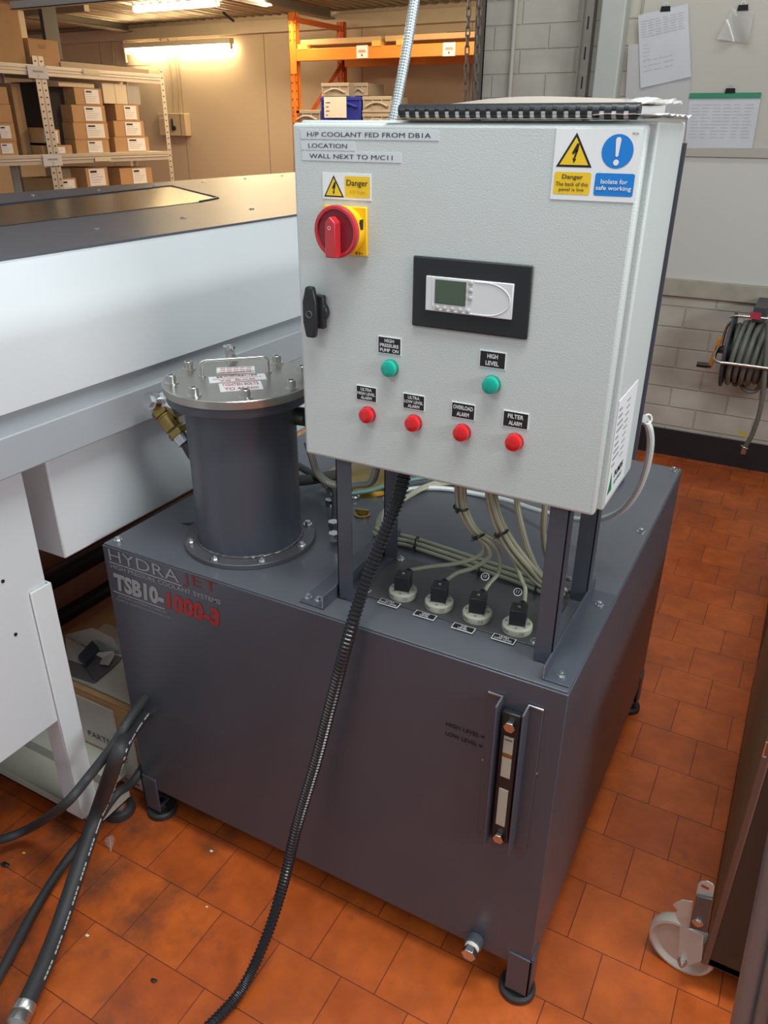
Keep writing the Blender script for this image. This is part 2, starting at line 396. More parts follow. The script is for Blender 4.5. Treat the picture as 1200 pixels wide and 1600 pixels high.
# ---------------------------------------------------------------- lamps
LAMP = mat('lit_tube', (1, 0.9, 0.7), 0.4, 0, 0, emit=(1.0, 0.76, 0.42, 32))
HOUS = mat('fitting_white', (0.75, 0.70, 0.6), 0.4)
def tube_light(x0, x1, y, z, label):
    t = thing('fluorescent_light', label, 'light', ((x0 + x1) / 2, y, z))
    obj('housing', MB().box(x0, x1, y - 0.04, y + 0.04, z + 0.03, z + 0.085), HOUS, t, bevel=0.006)
    obj('tube', MB().cyl((x0 + 0.03, y - 0.01, z), (x1 - 0.03, y - 0.01, z), 0.026, 16), LAMP, t)
    m = MB()
    for x in (x0 + 0.015, x1 - 0.015): m.box(x - 0.012, x + 0.012, y - 0.025, y + 0.015, z - 0.02, z + 0.035)
    obj('end_cap', m, HOUS, t)
tube_light(-7.62, -6.02, YF - 0.10, 2.50, 'lit fluorescent tube fixed high on the cream wall left of the orange rack')
tube_light(-6.36, -5.28, 5.8, 2.745, 'lit fluorescent tube under the corrugated ceiling at the top edge')

# ---------------------------------------------------------------- things on the cream wall
b0 = on(250, 212, 'y', YF - 0.1); b1 = on(288, 177, 'y', YF - 0.1)
t = thing('isolator_switch_box', 'cream isolator switch box on the far cream wall with two cables', 'switch box', ((b0.x + b1.x) / 2, YF, b0.z))
obj('box', MB().box(b0.x, b1.x, YF - 0.1, YF - 0.005, b0.z, b1.z), mat('switch_cream', (0.62, 0.52, 0.36), 0.4), t, bevel=0.006)
hx = b0.x + 0.58 * (b1.x - b0.x); hz = b0.z + 0.35 * (b1.z - b0.z)
obj('handle', MB().cyl((hx, YF - 0.1, hz), (hx, YF - 0.125, hz), 0.028).box(hx - 0.010, hx + 0.002, YF - 0.14, YF - 0.115, hz - 0.01, hz + 0.10), BLACK, t, bevel=0.003)
obj('cover_panel', MB().box(b1.x - 0.075, b1.x - 0.071, YF - 0.103, YF - 0.1, b0.z, b1.z), INK, t)
obj('label_strip', MB().box(b0.x + 0.03, b0.x + 0.10, YF - 0.102, YF - 0.1, b1.z - 0.06, b1.z - 0.045), WHITE, t)
CONDW = mat('cable_grey', (0.40, 0.33, 0.25), 0.5)
def wallcable(px, name, label, r=0.011, y=YF - 0.03, mm=None):
    pts = [on(u, v, 'y', y) for u, v in px]
    tag(obj(name, MB().tube(spline(pts, 8), r, 8), mm or CONDW, at=pts[0]), label, 'cable')
wallcable([(272, 176), (270, 130), (262, 90), (252, 65), (238, 40)], 'wall_cable', 'left of two grey cables rising from the cream switch box')
wallcable([(280, 176), (279, 130), (271, 85), (262, 62), (240, 38)], 'wall_cable', 'right of two grey cables rising from the cream switch box')
wallcable([(198, 98), (194, 70), (190, 48), (196, 34), (208, 28)], 'wall_cable', 'white bent conduit behind the metal strips on the shelving', 0.014, mm=mat('conduit_cream', (0.7, 0.64, 0.5), 0.4))
wallcable([(178, 97), (175, 66), (168, 40), (150, 12)], 'wall_cable', 'thin pale cable hanging left of the white bent conduit', 0.008)
wallcable([(345, 4), (350, 20), (365, 33)], 'ceiling_cable', 'short black cable looping under the corrugated ceiling', 0.014, 6.6, BLACK)

# ---------------------------------------------------------------- orange pallet rack
rk = thing('pallet_rack', 'orange steel pallet rack against the far cream wall', 'rack', (-4.6, 6.0, 0))
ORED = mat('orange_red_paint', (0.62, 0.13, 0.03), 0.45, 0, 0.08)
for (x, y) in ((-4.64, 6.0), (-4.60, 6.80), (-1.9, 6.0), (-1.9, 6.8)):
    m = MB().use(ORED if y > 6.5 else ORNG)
    m.box(x, x + 0.085, y, y + 0.004, 0, 2.66).box(x, x + 0.004, y, y + 0.05, 0, 2.66).box(x + 0.081, x + 0.085, y, y + 0.05, 0, 2.66)
    m.box(x + 0.03, x + 0.055, y - 0.006, y, 0, 2.66)
    m.use(INK)
    for k in range(32):
        for dx in (0.012, 0.064): m.box(x + dx, x + dx + 0.009, y - 0.0015, y, 0.4 + k * 0.07, 0.415 + k * 0.07)
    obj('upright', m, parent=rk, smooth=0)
obj('brace', MB().obox((-4.55, 6.40, 2.60), (0.01, 0, 0), (0, 0.42, -0.0), (0, 0, 0.022)), ORED, rk)
obj('brace', MB().tube([(-4.55, 6.80, 2.28), (-4.55, 6.05, 1.72)], 0.026, 4), ORED, rk)
for y in (5.955, 6.80):
    m = MB().use(ORNG).box(-4.54, -1.9, y, y + 0.045, 2.262, 2.36)
    obj('beam', m, parent=rk, bevel=0.004)
obj('beam_connector', MB().box(-4.60, -4.535, 5.95, 5.956, 2.16, 2.40), ORNG, rk)
for u, w in ((566, 16), (702, 17)):
    c = on(u, 81 if u < 600 else 77, 'y', 5.95)
    m = MB().use(WHITE).box(c.x - 0.058, c.x + 0.058, 5.945, 5.954, c.z - 0.05, c.z + 0.05)
    m.use(mat('faded_red_print', (0.6, 0.3, 0.25), 0.6)).box(c.x - 0.036, c.x + 0.036, 5.943, 5.945, c.z - 0.004, c.z + 0.014).use(INK).box(c.x - 0.006, c.x + 0.006, 5.943, 5.945, c.z - 0.034, c.z - 0.018)
    obj('location_label', m, parent=rk, smooth=0)
for k in range(3):
    xx = -4.5 + k * 0.9
    tag(obj('shelf_board', MB().box(xx, xx + 0.86, 5.98, 6.84, 2.39, 2.435), WOOD, bevel=0.004, at=(xx, 5.98, 2.39)), ['timber board on the orange rack beam, nearest the left upright', 'timber board in the middle of the orange rack beam', 'timber board on the orange rack beam, nearest the dark column'][k], 'board', 'timber boards on the orange rack')
for k, (u0, u1) in enumerate(((466, 481), (582, 596), (620, 634))):
    a, b = on(u0, 74, 'y', 5.97), on(u1, 74, 'y', 5.97)
    tag(obj('spacer_block', MB().box(a.x, b.x, 5.965, 6.05, 2.36, 2.39).box(a.x, b.x, 5.955, 5.962, 2.352, 2.40), mat('pale_timber', (0.72, 0.42, 0.10), 0.6), at=(a.x, 5.965, 2.36)),
        ['pale wooden spacer beside the left orange upright', 'pale wooden spacer on the orange beam near its middle', 'pale wooden spacer on the orange beam behind the braided conduit'][k], 'block', 'pale spacers on the orange beam')
# stacked totes on the rack's lower level
tag(obj('rack_deck', MB().box(-4.5, -1.95, 5.97, 6.85, 1.55, 1.6), WOOD, at=(-4.5, 5.97, 1.55)), 'timber deck under the plastic totes on the orange rack', 'board')
def tote(u0, v0, u1, v1, y, label, m_, z0=None, cardpx=None):
    a, b = on(u0, v1, 'y', y), on(u1, v0, 'y', y); zb = a.z if z0 is None else z0
    x0, x1, z1 = a.x, b.x, b.z; d = 0.34
    t = thing('plastic_tote', label, 'tote', ((x0 + x1) / 2, y, zb), 'plastic totes on the orange rack')
    m = MB().use(m_)
    m.box(x0 + .008, x1 - .008, y + 0.012, y + d, zb, z1 - .004)
    m.box(x0, x1, y, y + 0.014, z1 - 0.03, z1).box(x0, x1, y, y + 0.014, zb, zb + 0.02)
    for k in (0.02, 0.33, 0.64, 0.95): m.box(x0 + k * (x1 - x0), x0 + k * (x1 - x0) + 0.012, y + 0.002, y + 0.014, zb, z1)
    obj('bin', m, parent=t, bevel=0.003)
    n = 12; pts = [(x0 + 0.04 + (x1 - x0 - 0.08) * i / n, y - 0.004, z1 - 0.085 + 0.035 * math.sin(PI * i / n)) for i in range(n + 1)]
    obj('grip_rib', MB().tube(pts, 0.010, 8), m_, t)
    return t, (x0, x1, zb, z1)
TBLUE = mat('blue_tote_plastic', (0.03, 0.045, 0.42), 0.4)
def zt(v, y=6.0): return on(560, v, 'y', y).z
tote(459, 172, 500, 200, 6.0, 'grey tote low on the orange rack beside its left upright', PLAS, 1.60)
tt, e = tote(501, 151, 564, 200, 6.0, 'blue tote with a paper sheet hung on its front', TBLUE, 1.60)
c0, c1 = on(507, 184, 'y', 5.97), on(541, 151, 'y', 5.97)
m = MB().use(PAPER).box(c0.x, c1.x, 5.968, 5.972, c0.z, c1.z).use(INK)
for k, w in enumerate((0.5, 0.3, 0.4, 0.2)): m.box(c0.x + 0.02, c0.x + 0.02 + 0.1 * w, 5.966, 5.968, c1.z - 0.05 - 0.035 * k, c1.z - 0.045 - 0.035 * k)
obj('paper_sheet', m, parent=tt, smooth=0)
tote(502, 129, 545, 151, 6.0, 'grey tote stacked on the blue tote, nearer the left upright', PLAS)
tote(546, 129, 574, 150, 6.12, 'grey tote set back on the blue tote, right of the other', PLAS)
tote(566, 150, 612, 176, 6.0, 'grey tote right of the blue tote, upper of its stack', PLAS)
tote(566, 177, 612, 200, 6.0, 'grey tote right of the blue tote, lower of its stack', PLAS, 1.60)

# ---------------------------------------------------------------- hanging chains by the column
def chain(px, y, ztop, label):
    a = on(px[0][0], px[0][1], 'y', y); b = on(px[1][0], px[1][1], 'y', y)
    d = (b - a); d = d / d.z; L = 0.052; m = MB(); z = b.z; k = 0
    while z < ztop:
        c = b + d * (z - b.z); r = 0.0045; w = 0.0105; h = L / 2
        ux = UX if k % 2 else UY
        pts = []
        for i in range(16):
            t_ = 2 * PI * i / 16; pts.append(c + ux * (w * math.cos(t_)) + UZ * (h * 0.62 * math.sin(t_) + (h * 0.38 if math.sin(t_) > 0 else -h * 0.38)))
        m.tube(pts, r, 6, closed=True); z += L * 0.80; k += 1
    tag(obj('chain', m, mat('old_chain', (0.30, 0.25, 0.20), 0.4, 0.7, 0.2), at=(b.x, b.y, ztop)), label, 'chain', 'hoist chains by the column')
chain([(733, 0), (727, 150)], 3.25, 2.75, 'hanging steel chain in front of the orange beam, left of the column')
chain([(750, 0), (743, 150)], 3.25, 2.75, 'hanging steel chain just in front of the dark column')
# wire basket high on the far wall
a, b = on(706, 50, 'y', 6.7), on(738, 40, 'y', 6.7)
m = MB()
for z in (2.42, 2.50): m.tube([(a.x, 6.6, z), (b.x + .2, 6.6, z), (b.x + .2, 6.85, z), (a.x, 6.85, z)], 0.005, 6, closed=True)
for k in range(8):
    xx = a.x + (b.x + .2 - a.x) * k / 7; m.cyl((xx, 6.6, 2.42), (xx, 6.6, 2.50), 0.004, 6)
    m.cyl((xx, 6.6, 2.42), (xx, 6.85, 2.42), 0.004, 6)
tag(obj('wire_basket', m, STEELD, at=(a.x, 6.6, 2.436)), 'small wire basket behind the chains on the orange rack', 'basket')

# ---------------------------------------------------------------- shelving unit on the left
XS = -5.5
def shelving(y0, y1, label):
    t = thing('shelving_unit', label, 'shelving', (XS, y0, 0), 'galvanised shelving bays')
    D = 0.5
    for (x, s) in ((XS, 1), (XS - D, -1)):
        for (y, q) in ((y0, 1), (y1, -1)):
            m = MB().use(GALV).box(x - 0.003, x, min(y, y + q * 0.05), max(y, y + q * 0.05), 0, 2.19).box(min(x, x - s * 0.04), max(x, x - s * 0.04), y - 0.0015, y + 0.0015, 0, 2.19)
            m.use(INK)
            for k in range(26):
                zc = 0.9 + k * 0.05
                m.box(x + (0 if s > 0 else -0.004), x + (0.001 if s > 0 else -0.003), y + q * 0.018, y + q * 0.034, zc, zc + 0.010)
            obj('post', m, parent=t, smooth=0)
    for zt_ in (2.125, 1.49, 1.15):
        m = MB().use(GALV).box(XS - D, XS - 0.004, y0 + 0.004, y1 - 0.004, zt_ - 0.012, zt_)
        for x in (XS - 0.006, XS - D + 0.006):
            m.box(x, x + 0.012, y0 + 0.05, y1 - 0.05, zt_ - 0.022, zt_ + 0.004).box(x, x + 0.006, y0 + 0.05, y1 - 0.05, zt_ - 0.07, zt_ - 0.022).box(x, x + 0.012, y0 + 0.05, y1 - 0.05, zt_ - 0.042, zt_ - 0.032)
        obj('shelf', m, parent=t, bevel=0.001)
    return t
S1 = shelving(3.80, 5.19, 'right-hand galvanised bay of the boltless shelving full of small cartons')
S0 = shelving(2.40, 3.795, 'left-hand galvanised bay of the boltless shelving at the photo edge')
for u, v, s_ in ((60, 116, 'A'), (83, 253, 'B')):
    c = on(u, v, 'x', XS + 0.012)
    m = MB().use(SILV).box(XS + 0.008, XS + 0.012, c.y - 0.095, c.y + 0.095, c.z - 0.03, c.z + 0.055)
    m.use(mat('faded_ink', (0.3, 0.3, 0.32), 0.6)).box(XS + 0.012, XS + 0.0125, c.y - 0.05, c.y + 0.05, c.z + 0.012, c.z + 0.026).text(s_, (XS + 0.0125, c.y, c.z - 0.008), UY, UZ, 0.02, 0.015)
    obj('shelf_label', m, parent=S1, smooth=0)
for u, v in ((143, 113), (161, 249)):
    c = on(u, v, 'x', XS + 0.01); obj('shelf_label', MB().box(XS + 0.006, XS + 0.011, c.y - 0.09, c.y + 0.09, c.z - 0.015, c.z + 0.018), mat('yellowed_label', (0.6, 0.55, 0.42), 0.6), S1)

def carton(u0, v0, u1, v1, label, x=XS - 0.03, depth=0.40, zb=None, lab=None, mm=None, tilt=0, group='cardboard cartons on the shelving', kind='carton', zt_=None):
    vm, um = (v0 + v1) / 2, (u0 + u1) / 2
    y0 = on(u0, vm, 'x', x).y; y1 = on(u1, vm, 'x', x).y
    z0 = on(um, v1, 'x', x).z if zb is None else zb; z1 = on(um, v0, 'x', x).z if zt_ is None else zt_
    t = thing(kind, label, 'box', (x - depth / 2, (y0 + y1) / 2, z0), group)
    m = MB().use(mm or CARD).box(x - depth, x, y0, y1, z0, z1)
    m.use(CARDD).box(x - depth + 0.001, x + 0.0008, y0 + 0.002, y1 - 0.002, z1 - 0.006, z1 - 0.004)
    obj('box', m, parent=t, bevel=0.003)
    if lab:
        l0, l1, q0, q1 = lab
        la, lb = y0 + l0 * (y1 - y0), y0 + l1 * (y1 - y0); za, zb_ = z0 + q0 * (z1 - z0), z0 + q1 * (z1 - z0)
        m = MB().use(PAPER).box(x + 0.001, x + 0.003, la, lb, za, zb_).use(INK)
        m.box(x + 0.003, x + 0.004, la + 0.1 * (lb - la), la + 0.5 * (lb - la), zb_ - 0.22 * (zb_ - za), zb_ - 0.1 * (zb_ - za))
        m.use(mat('label_grey_ink', (0.45, 0.44, 0.43), 0.6))
        for k in range(4):
            z_ = zb_ - (0.32 + 0.15 * k) * (zb_ - za); m.box(x + 0.003, x + 0.004, la + 0.1 * (lb - la), la + (0.55 + 0.1 * ((k * 7) % 4)) * (lb - la), z_ - 0.03 * (zb_ - za), z_)
        obj('label', m, parent=t, smooth=0)
    if tilt: t.rotation_euler = (tilt, 0, 0)
    return t
LB = (0.36, 0.88, 0.08, 0.92)
carton(119, 218, 171, 242, 'carton at the bottom of the four-high stack on the middle shelf', zb=1.492, lab=(0.35, 0.78, 0.05, 0.9))
zz = [on(143, v, 'x', XS - 0.03).z for v in (218, 191.5, 164.5, 138)]
carton(115.5, 191, 169, 217, 'second carton up in the four-high stack', zb=zz[0] + .002, zt_=zz[1], lab=LB)
carton(113, 164, 164.5, 190, 'third carton up in the four-high stack', zb=zz[1] + .002, zt_=zz[2], lab=LB)
carton(117, 138, 159, 163, 'top labelled carton of the four-high stack', zb=zz[2] + .002, zt_=zz[3], lab=LB)
carton(92, 130.5, 147, 137, 'flat pale carton lid lying on top of the four-high stack', zb=zz[3] + .002, zt_=zz[3] + .032, depth=0.3, mm=mat('pale_card', (0.66, 0.55, 0.38), 0.8))
z2 = [on(206, v, 'x', XS - 0.03).z for v in (214, 189, 163.5)]
carton(180, 214, 233, 240, 'bottom carton of the three-high stack near the right post', zb=1.492, zt_=z2[0], lab=LB)
carton(178.5, 189, 225, 213, 'middle carton of the three-high stack near the right post', zb=z2[0] + .002, zt_=z2[1], lab=LB)
carton(181, 163.5, 217, 188.5, 'top carton of the three-high stack near the right post', zb=z2[1] + .002, zt_=z2[2], lab=LB)
zb3 = z2[2] + .002
for k, (u0, u1, mm, lb) in enumerate(((161, 179.5, 'c', 'leftmost of three upright file boxes above the three-high carton stack'), (180, 198, 'c', 'middle of three upright file boxes above the three-high carton stack'), (198.5, 218, 'g', 'grey upright file box above the three-high carton stack'))):
    carton(u0, 130, u1, 160, lb, zb=zb3, zt_=zb3 + 0.155, depth=0.32, mm=mat('cream_file', (0.66, 0.57, 0.42), 0.6) if mm == 'c' else mat('grey_file', (0.36, 0.34, 0.30), 0.6), kind='file_box', group='file boxes above the cartons')
carton(66.5, 227, 113, 243.5, 'low open carton beside the double post on the middle shelf', zb=1.492, depth=0.35, lab=(0.2, 0.75, 0.1, 0.8))
carton(64, 201, 93, 226, 'tilted carton on the low open carton beside the double post', zb=on(90, 227, 'x', XS - .03).z + 0.012, depth=0.3, lab=(0.12, 0.88, 0.08, 0.92), tilt=-0.08)
carton(119, 165, 119.5, 190, 'tall dark carton deep on the middle shelf behind the stacks', x=XS - 0.44, zb=1.492, zt_=1.9, mm=CARDD, depth=0.05) if False else None
carton(87.5, 278.5, 120, 300, 'short carton on the bottom visible shelf, leftmost', zb=1.155, lab=(0.2, 0.9, 0.15, 0.92))
carton(96, 263, 115.5, 276, 'narrow pale carton standing behind the leftmost bottom carton', x=XS - 0.22, zb=1.155, depth=0.2, mm=mat('pale_card', (0.66, 0.55, 0.38), 0.8))
carton(135, 262, 169, 290, 'carton with a large label in the middle of the bottom visible shelf', zb=1.155, lab=(0.12, 0.85, 0.35, 0.96))
carton(188, 262, 238, 290, 'wide carton at the right end of the bottom visible shelf', zb=1.155, lab=(0.38, 0.8, 0.35, 0.96))
for k, (v0, v1) in enumerate(((221, 247), (192, 219.5), (163, 190.5), (136, 161.5))):
    ze = [1.492] + [on(8, v, 'x', XS - 0.03).z for v in (221, 192, 163, 136)]
    carton(-30, v0, (28, 23.5, 18, 12)[k], v1, ['bottom', 'second', 'third', 'top'][k] + ' carton of the stack in the left bay at the photo edge', zb=ze[k] + (.002 if k else 0), zt_=ze[k + 1], lab=(0.55, 0.86, 0.15, 0.85) if k < 2 else None)
carton(30, 180, 44, 235, 'dark brown carton set deep in the left bay beside the double post', x=XS - 0.15, zb=1.492, zt_=2.0, depth=0.3, mm=CARDD)
carton(62, 133, 104, 200, 'added dark block for the shaded left sides of the four-high stack', x=XS - 0.16, zb=1.492, zt_=2.02, depth=0.3, mm=mat('stack_side_shade', (0.05, 0.04, 0.035), 0.7))  # added block: paints the shade on the sides of the stacked cartons
# on the top shelf
t = carton(46, 62, 92, 98, 'brown carton with a hand hole on the top shelf', zb=2.13, depth=0.34)
c = on(66, 73, 'x', XS - 0.029)
obj('hand_hole', MB().box(XS - 0.0295, XS - 0.0285, c.y - 0.035, c.y + 0.035, c.z - 0.014, c.z + 0.014), CARDD, t)
carton(-60, 2, 33, 97, 'large brown carton at the top left corner of the photo', zb=2.13, depth=0.4, mm=CARD)
carton(19, 16, 40, 60, 'pale tall carton between the large carton and the dark post', x=XS - 0.42, zb=2.13, depth=0.25, mm=mat('pale_card', (0.66, 0.55, 0.38), 0.8))
y0, y1 = on(86, 96, 'x', XS - 0.08).y, on(224, 104, 'x', XS - 0.08).y
for k, (dx, dz, lb) in enumerate(((0, 0, 'flat metal profile lying on the top shelf, front of the pair'), (-0.08, 0.012, 'flat metal profile lying on the top shelf, behind the other'))):
    m = MB().box(XS - 0.08 + dx, XS - 0.02 + dx, y0 + k * 0.05, y1 - k * 0.12, 2.13 + dz, 2.142 + dz).box(XS - 0.024 + dx, XS - 0.02 + dx, y0 + k * 0.05, y1 - k * 0.12, 2.142 + dz, 2.165 + dz)
    tag(obj('metal_profile', m, mat('brown_steel_strip', (0.30, 0.24, 0.18), 0.45, 0.3), at=(XS, y0, 2.13)), lb, 'metal strip', 'metal profiles on the top shelf')
tag(obj('dark_post', MB().obox(on(77, 38, 'x', -6.05) , (0.02, 0, 0), (0, 0.075, 0), (0, 0, 0.26)), mat('dark_grey_post', (0.03, 0.028, 0.028), 0.6), at=on(77, 60, 'x', -6.05)), 'dark grey steel post behind the brown carton on the top shelf', 'post')
# pale steel beam across the top-left corner, running along the room above the shelving
a = on(17, 15, 'y', 3.6)
m = MB().box(a.x, -0.6, 3.6, 3.606, a.z, a.z + 0.05).box(a.x, -0.6, 3.6, 3.66, a.z, a.z + 0.005)
struct(obj('trim_11', m, mat('pale_steel_beam', (0.50, 0.49, 0.46), 0.4, 0.3), smooth=0))

# ================================================================ THE LONG MACHINE ON THE LEFT
MX = -1.14
mc = thing('machine_tool', 'long white and grey machine enclosure with a dark sloping top left of the coolant tank', 'machine', (-1.7, 1.0, 0))
Y0, Y1 = -1.6, 3.05
# hood: rounded shoulder profile extruded along y
prof = [(-1.085, 1.211)]
prof += [(-1.085, 1.335)]
for k in range(1, 9):
    a = k / 8 * math.radians(33); r = 0.11; prof.append((-1.085 - r * (1 - math.cos(a)), 1.335 + r * math.sin(a)))
ex, ez = prof[-1]
prof.append((-1.142, 1.462))
prof += [(-1.147, 1.468), (-1.155, 1.470), (-2.55, 1.470), (-2.60, 1.36), (-2.60, 1.211)]
hm = MB().use(MACH)
n = len(prof)
V = [(x, Y0, z) for x, z in prof] + [(x, Y1, z) for x, z in prof]
fs = [(i + 1, i, n + i, n + i + 1) for i in range(n - 1)] + [(0, n - 1, 2 * n - 1, n), tuple(range(n)), tuple(range(2 * n - 1, n - 1, -1))]
obj('hood', hm.add(V, fs), parent=mc, smooth=30)
# dark top plate with a smoked window
m = MB().use(MDARK).box(-2.52, -1.162, Y0, Y1 - 0.04, 1.4705, 1.476)
m.use(ZINC)
tp = obj('top_plate', m, parent=mc, bevel=0.001)
wy1 = on(338, 300, 'z', 1.487).y
WZ = 1.4762
wp = [on(u, v, 'z', WZ) for u, v in ((312, 316), (341, 310), (267, 291.5), (0, 321))]
sl = (wp[0] - on(0, 354, 'z', WZ)); near = X(wp[0].x - sl.x / sl.y * (wp[0].y - Y0 - .1), Y0 + .1, WZ); far = X(wp[3].x, Y0 + .1, WZ)
obj('window', MB().poly([near, wp[0], wp[1], wp[2], wp[3], far], (0, 0, 0.0015)), mat('smoked_window', (0.045, 0.04, 0.03), 0.22, 0, 0.3, 3), mc)
up1 = UZ * 0.002
obj('window_gasket', MB().tube([wp[0] + up1, wp[1] + up1, wp[2] + up1, wp[3] + up1, far + up1], 0.0035, 8), mat('blue_black_gasket', (0.03, 0.035, 0.06), 0.4), mc)
for k in range(11):
    y = -0.25 + k * 0.31
    if y > 2.9: break
    for x in (-1.36, -2.34): obj('screw', MB().lathe([(0.008, 0), (0.008, 0.002), (0.005, 0.004)], (x, y, 1.476), n=12), ZINC, mc)
for k in range(3): obj('screw', MB().lathe([(0.010, 0), (0.010, 0.002), (0.006, 0.005)], (-1.55 - 0.22 * k, 2.75, 1.476), n=12), INK, mc)
# lower grey rails
m = MB().use(MGREY).box(-2.5, -1.104, Y0, Y1, 1.165, 1.213)
obj('recess_rail', m, parent=mc, bevel=0.002)
m = MB().use(MGREY).box(-2.5, -1.082, Y0, Y1, 1.088, 1.169)
obj('lower_rail', m, parent=mc, bevel=0.003, smooth=30)
# box hanging under the rails
obj('lower_box', MB().box(-1.9, MX, -0.063, 1.7, 0.825, 1.088), MACH, mc, bevel=0.004)
# side panel and its mounting strip
m = MB().box(-1.175, -1.148, Y0, -0.118, 0.43, 1.088)
obj('side_panel', m, MACH, mc, bevel=0.002)
for u, v in ((4, 908), (24, 991)):
    c = on(u, v, 'x', -1.148); obj('panel_hole', MB().cyl((-1.1485, c.y, c.z), (-1.146, c.y, c.z), 0.004, 10), INK, mc)
m = MB().box(-1.146, -1.140, -0.165, -0.110, 0.105, 0.79).box(-1.20, -1.146, -0.165, -0.161, 0.105, 0.43).box(-1.20, -1.146, -0.115, -0.110, 0.105, 0.79)
obj('support_leg', m, mat('machine_white_leg', (0.72, 0.74, 0.76), 0.4, 0, 0.04, 10), mc, bevel=0.0025)
m = MB().box(-1.80, -1.46, 0.03, 0.035, 0.10, 0.40)
obj('rear_gusset', m, MACH, mc)
m = MB().use(mat('grubby_base_paint', (0.50, 0.50, 0.43), 0.5, 0, 0.15, 8)).box(-2.1, -1.128, -0.135, -0.02, 0.055, 0.062).box(-2.1, -1.128, -0.135, -0.131, 0.055, 0.105 - 0.02).box(-1.132, -1.128, -0.135, -0.02, 0.055, 0.09)
m.box(-2.1, -1.20, -0.03, 0.06, 0.055, 0.10)
obj('base_channel', m, parent=mc, bevel=0.001)
f = obj('foot', MB().lathe([(0.030, 0.055), (0.030, 0.045), (0.030, 0.02)], (-1.165, -0.035, 0), n=20), ZINC, mc)
obj('rubber_pad', MB().lathe([(0.043, 0.0), (0.045, 0.006), (0.042, 0.020), (0.034, 0.026), (0.02, 0.026)], (-1.165, -0.035, 0), n=32), RUBBER, f)
obj('foot', MB().lathe([(0.045, 0.0), (0.046, 0.012), (0.036, 0.022), (0.02, 0.055)], (-1.95, -0.06, 0), n=24), RUBBER, mc)
obj('foot', MB().lathe([(0.045, 0.0), (0.046, 0.012), (0.036, 0.022), (0.02, 0.9)], (-2.2, 2.8, 0), n=24), RUBBER, mc)
obj('foot', MB().lathe([(0.045, 0.0), (0.046, 0.012), (0.036, 0.022), (0.02, 0.9)], (-1.35, 2.8, 0), n=24), RUBBER, mc)

# pipes and trays on the floor behind / under the machine
PIPE = mat('dark_pipe', (0.03, 0.03, 0.035), 0.4, 0.2, 0.1)
a, b = on(80, 905, 'x', -1.75), on(165, 850, 'x', -1.75)
tag(obj('floor_pipe', MB().tube([(-1.75, a.y - .6, a.z), (-1.75, 1.7, a.z)], 0.034, 20), PIPE, at=(-1.75, 0.6, a.z)), 'thick black pipe running under the machine, upper of the two', 'pipe')
a = on(95, 965, 'x', -1.75)
tag(obj('floor_pipe', MB().tube([(-1.75, a.y - .6, a.z), (-1.75, 1.7, a.z)], 0.026, 20), PIPE, at=(-1.75, 0.6, a.z)), 'thinner black pipe running under the machine, lower of the two', 'pipe')
a = on(95, 930, 'x', -1.85)
tag(obj('copper_board', MB().box(-1.88, -1.86, -0.3, 1.7, 0.02, 0.50), mat('terracotta_board', (0.62, 0.32, 0.22), 0.6, 0, 0.1), at=(-1.87, 0.6, 0)), 'reddish brown board behind the black pipes under the machine', 'board')

# cardboard box of parts, under the machine, left of the tank
BX0, BX1, BYA, BYB, BZ = -1.60, -1.135, 0.045, 0.50, 0.30
t = thing('parts_box', 'open-topped battered cardboard box of parts between machine and tank', 'box', ((BX0 + BX1) / 2, 0.2, 0))
m = MB().use(CARD).box(BX0, BX1, BYA, BYB, 0.0, 0.295)
obj('box', m, parent=t, bevel=0.006)
obj('flap', MB().obox(((BX0 + BX1) / 2, BYA + 0.05, 0.302), (0.225, 0, 0), (0, 0.05, 0.004), (0, -0.0002, 0.003)), CARD, t)
c0, c1 = on(128, 1180, 'y', BYA - .002), on(190, 1120, 'y', BYA - .002)
m = MB().use(mat('crumpled_label', (0.55, 0.53, 0.48), 0.6, 0, 0.15, 20)).box(c0.x - 0.06, c1.x - 0.03, BYA - 0.004, BYA - 0.001, 0.11, 0.275)
m.use(mat('brown_black_ink', (0.05, 0.045, 0.04), 0.6))
c = on(155, 1152, 'y', BYA - .004); m.text('PARTS', (c.x, BYA - 0.0045, c.z), UX, -UZ * -1, 0.020, 0.085)
obj('label', m, parent=t, smooth=0)
c = on(197, 1200, 'y', BYA - .002)
m = MB().use(mat('white_red_carton', (0.52, 0.50, 0.45), 0.6, 0, 0.1, 20)).box(c.x - 0.02, BX1 - 0.012, BYA - 0.006, BYA - 0.001, 0.02, 0.20)
m.use(REDI).text('HAL', (c.x + 0.012, BYA - 0.0065, 0.12), -UZ, UX, 0.018, 0.05).box(c.x - 0.005, BX1 - 0.02, BYA - 0.0068, BYA - 0.006, 0.03, 0.036)
obj('printed_side', m, parent=t, smooth=0)
tag(obj('parts_tray', MB().obox((-1.32, 0.18, 0.309), (0.18, 0.0, 0), (0, 0.12, 0), (0, 0, 0.003)), mat('grubby_sheet', (0.46, 0.45, 0.40), 0.5, 0, 0.15, 15), at=(-1.30, 0.15, 0.306)), 'grubby pale sheet lying flat on the cardboard box', 'sheet')
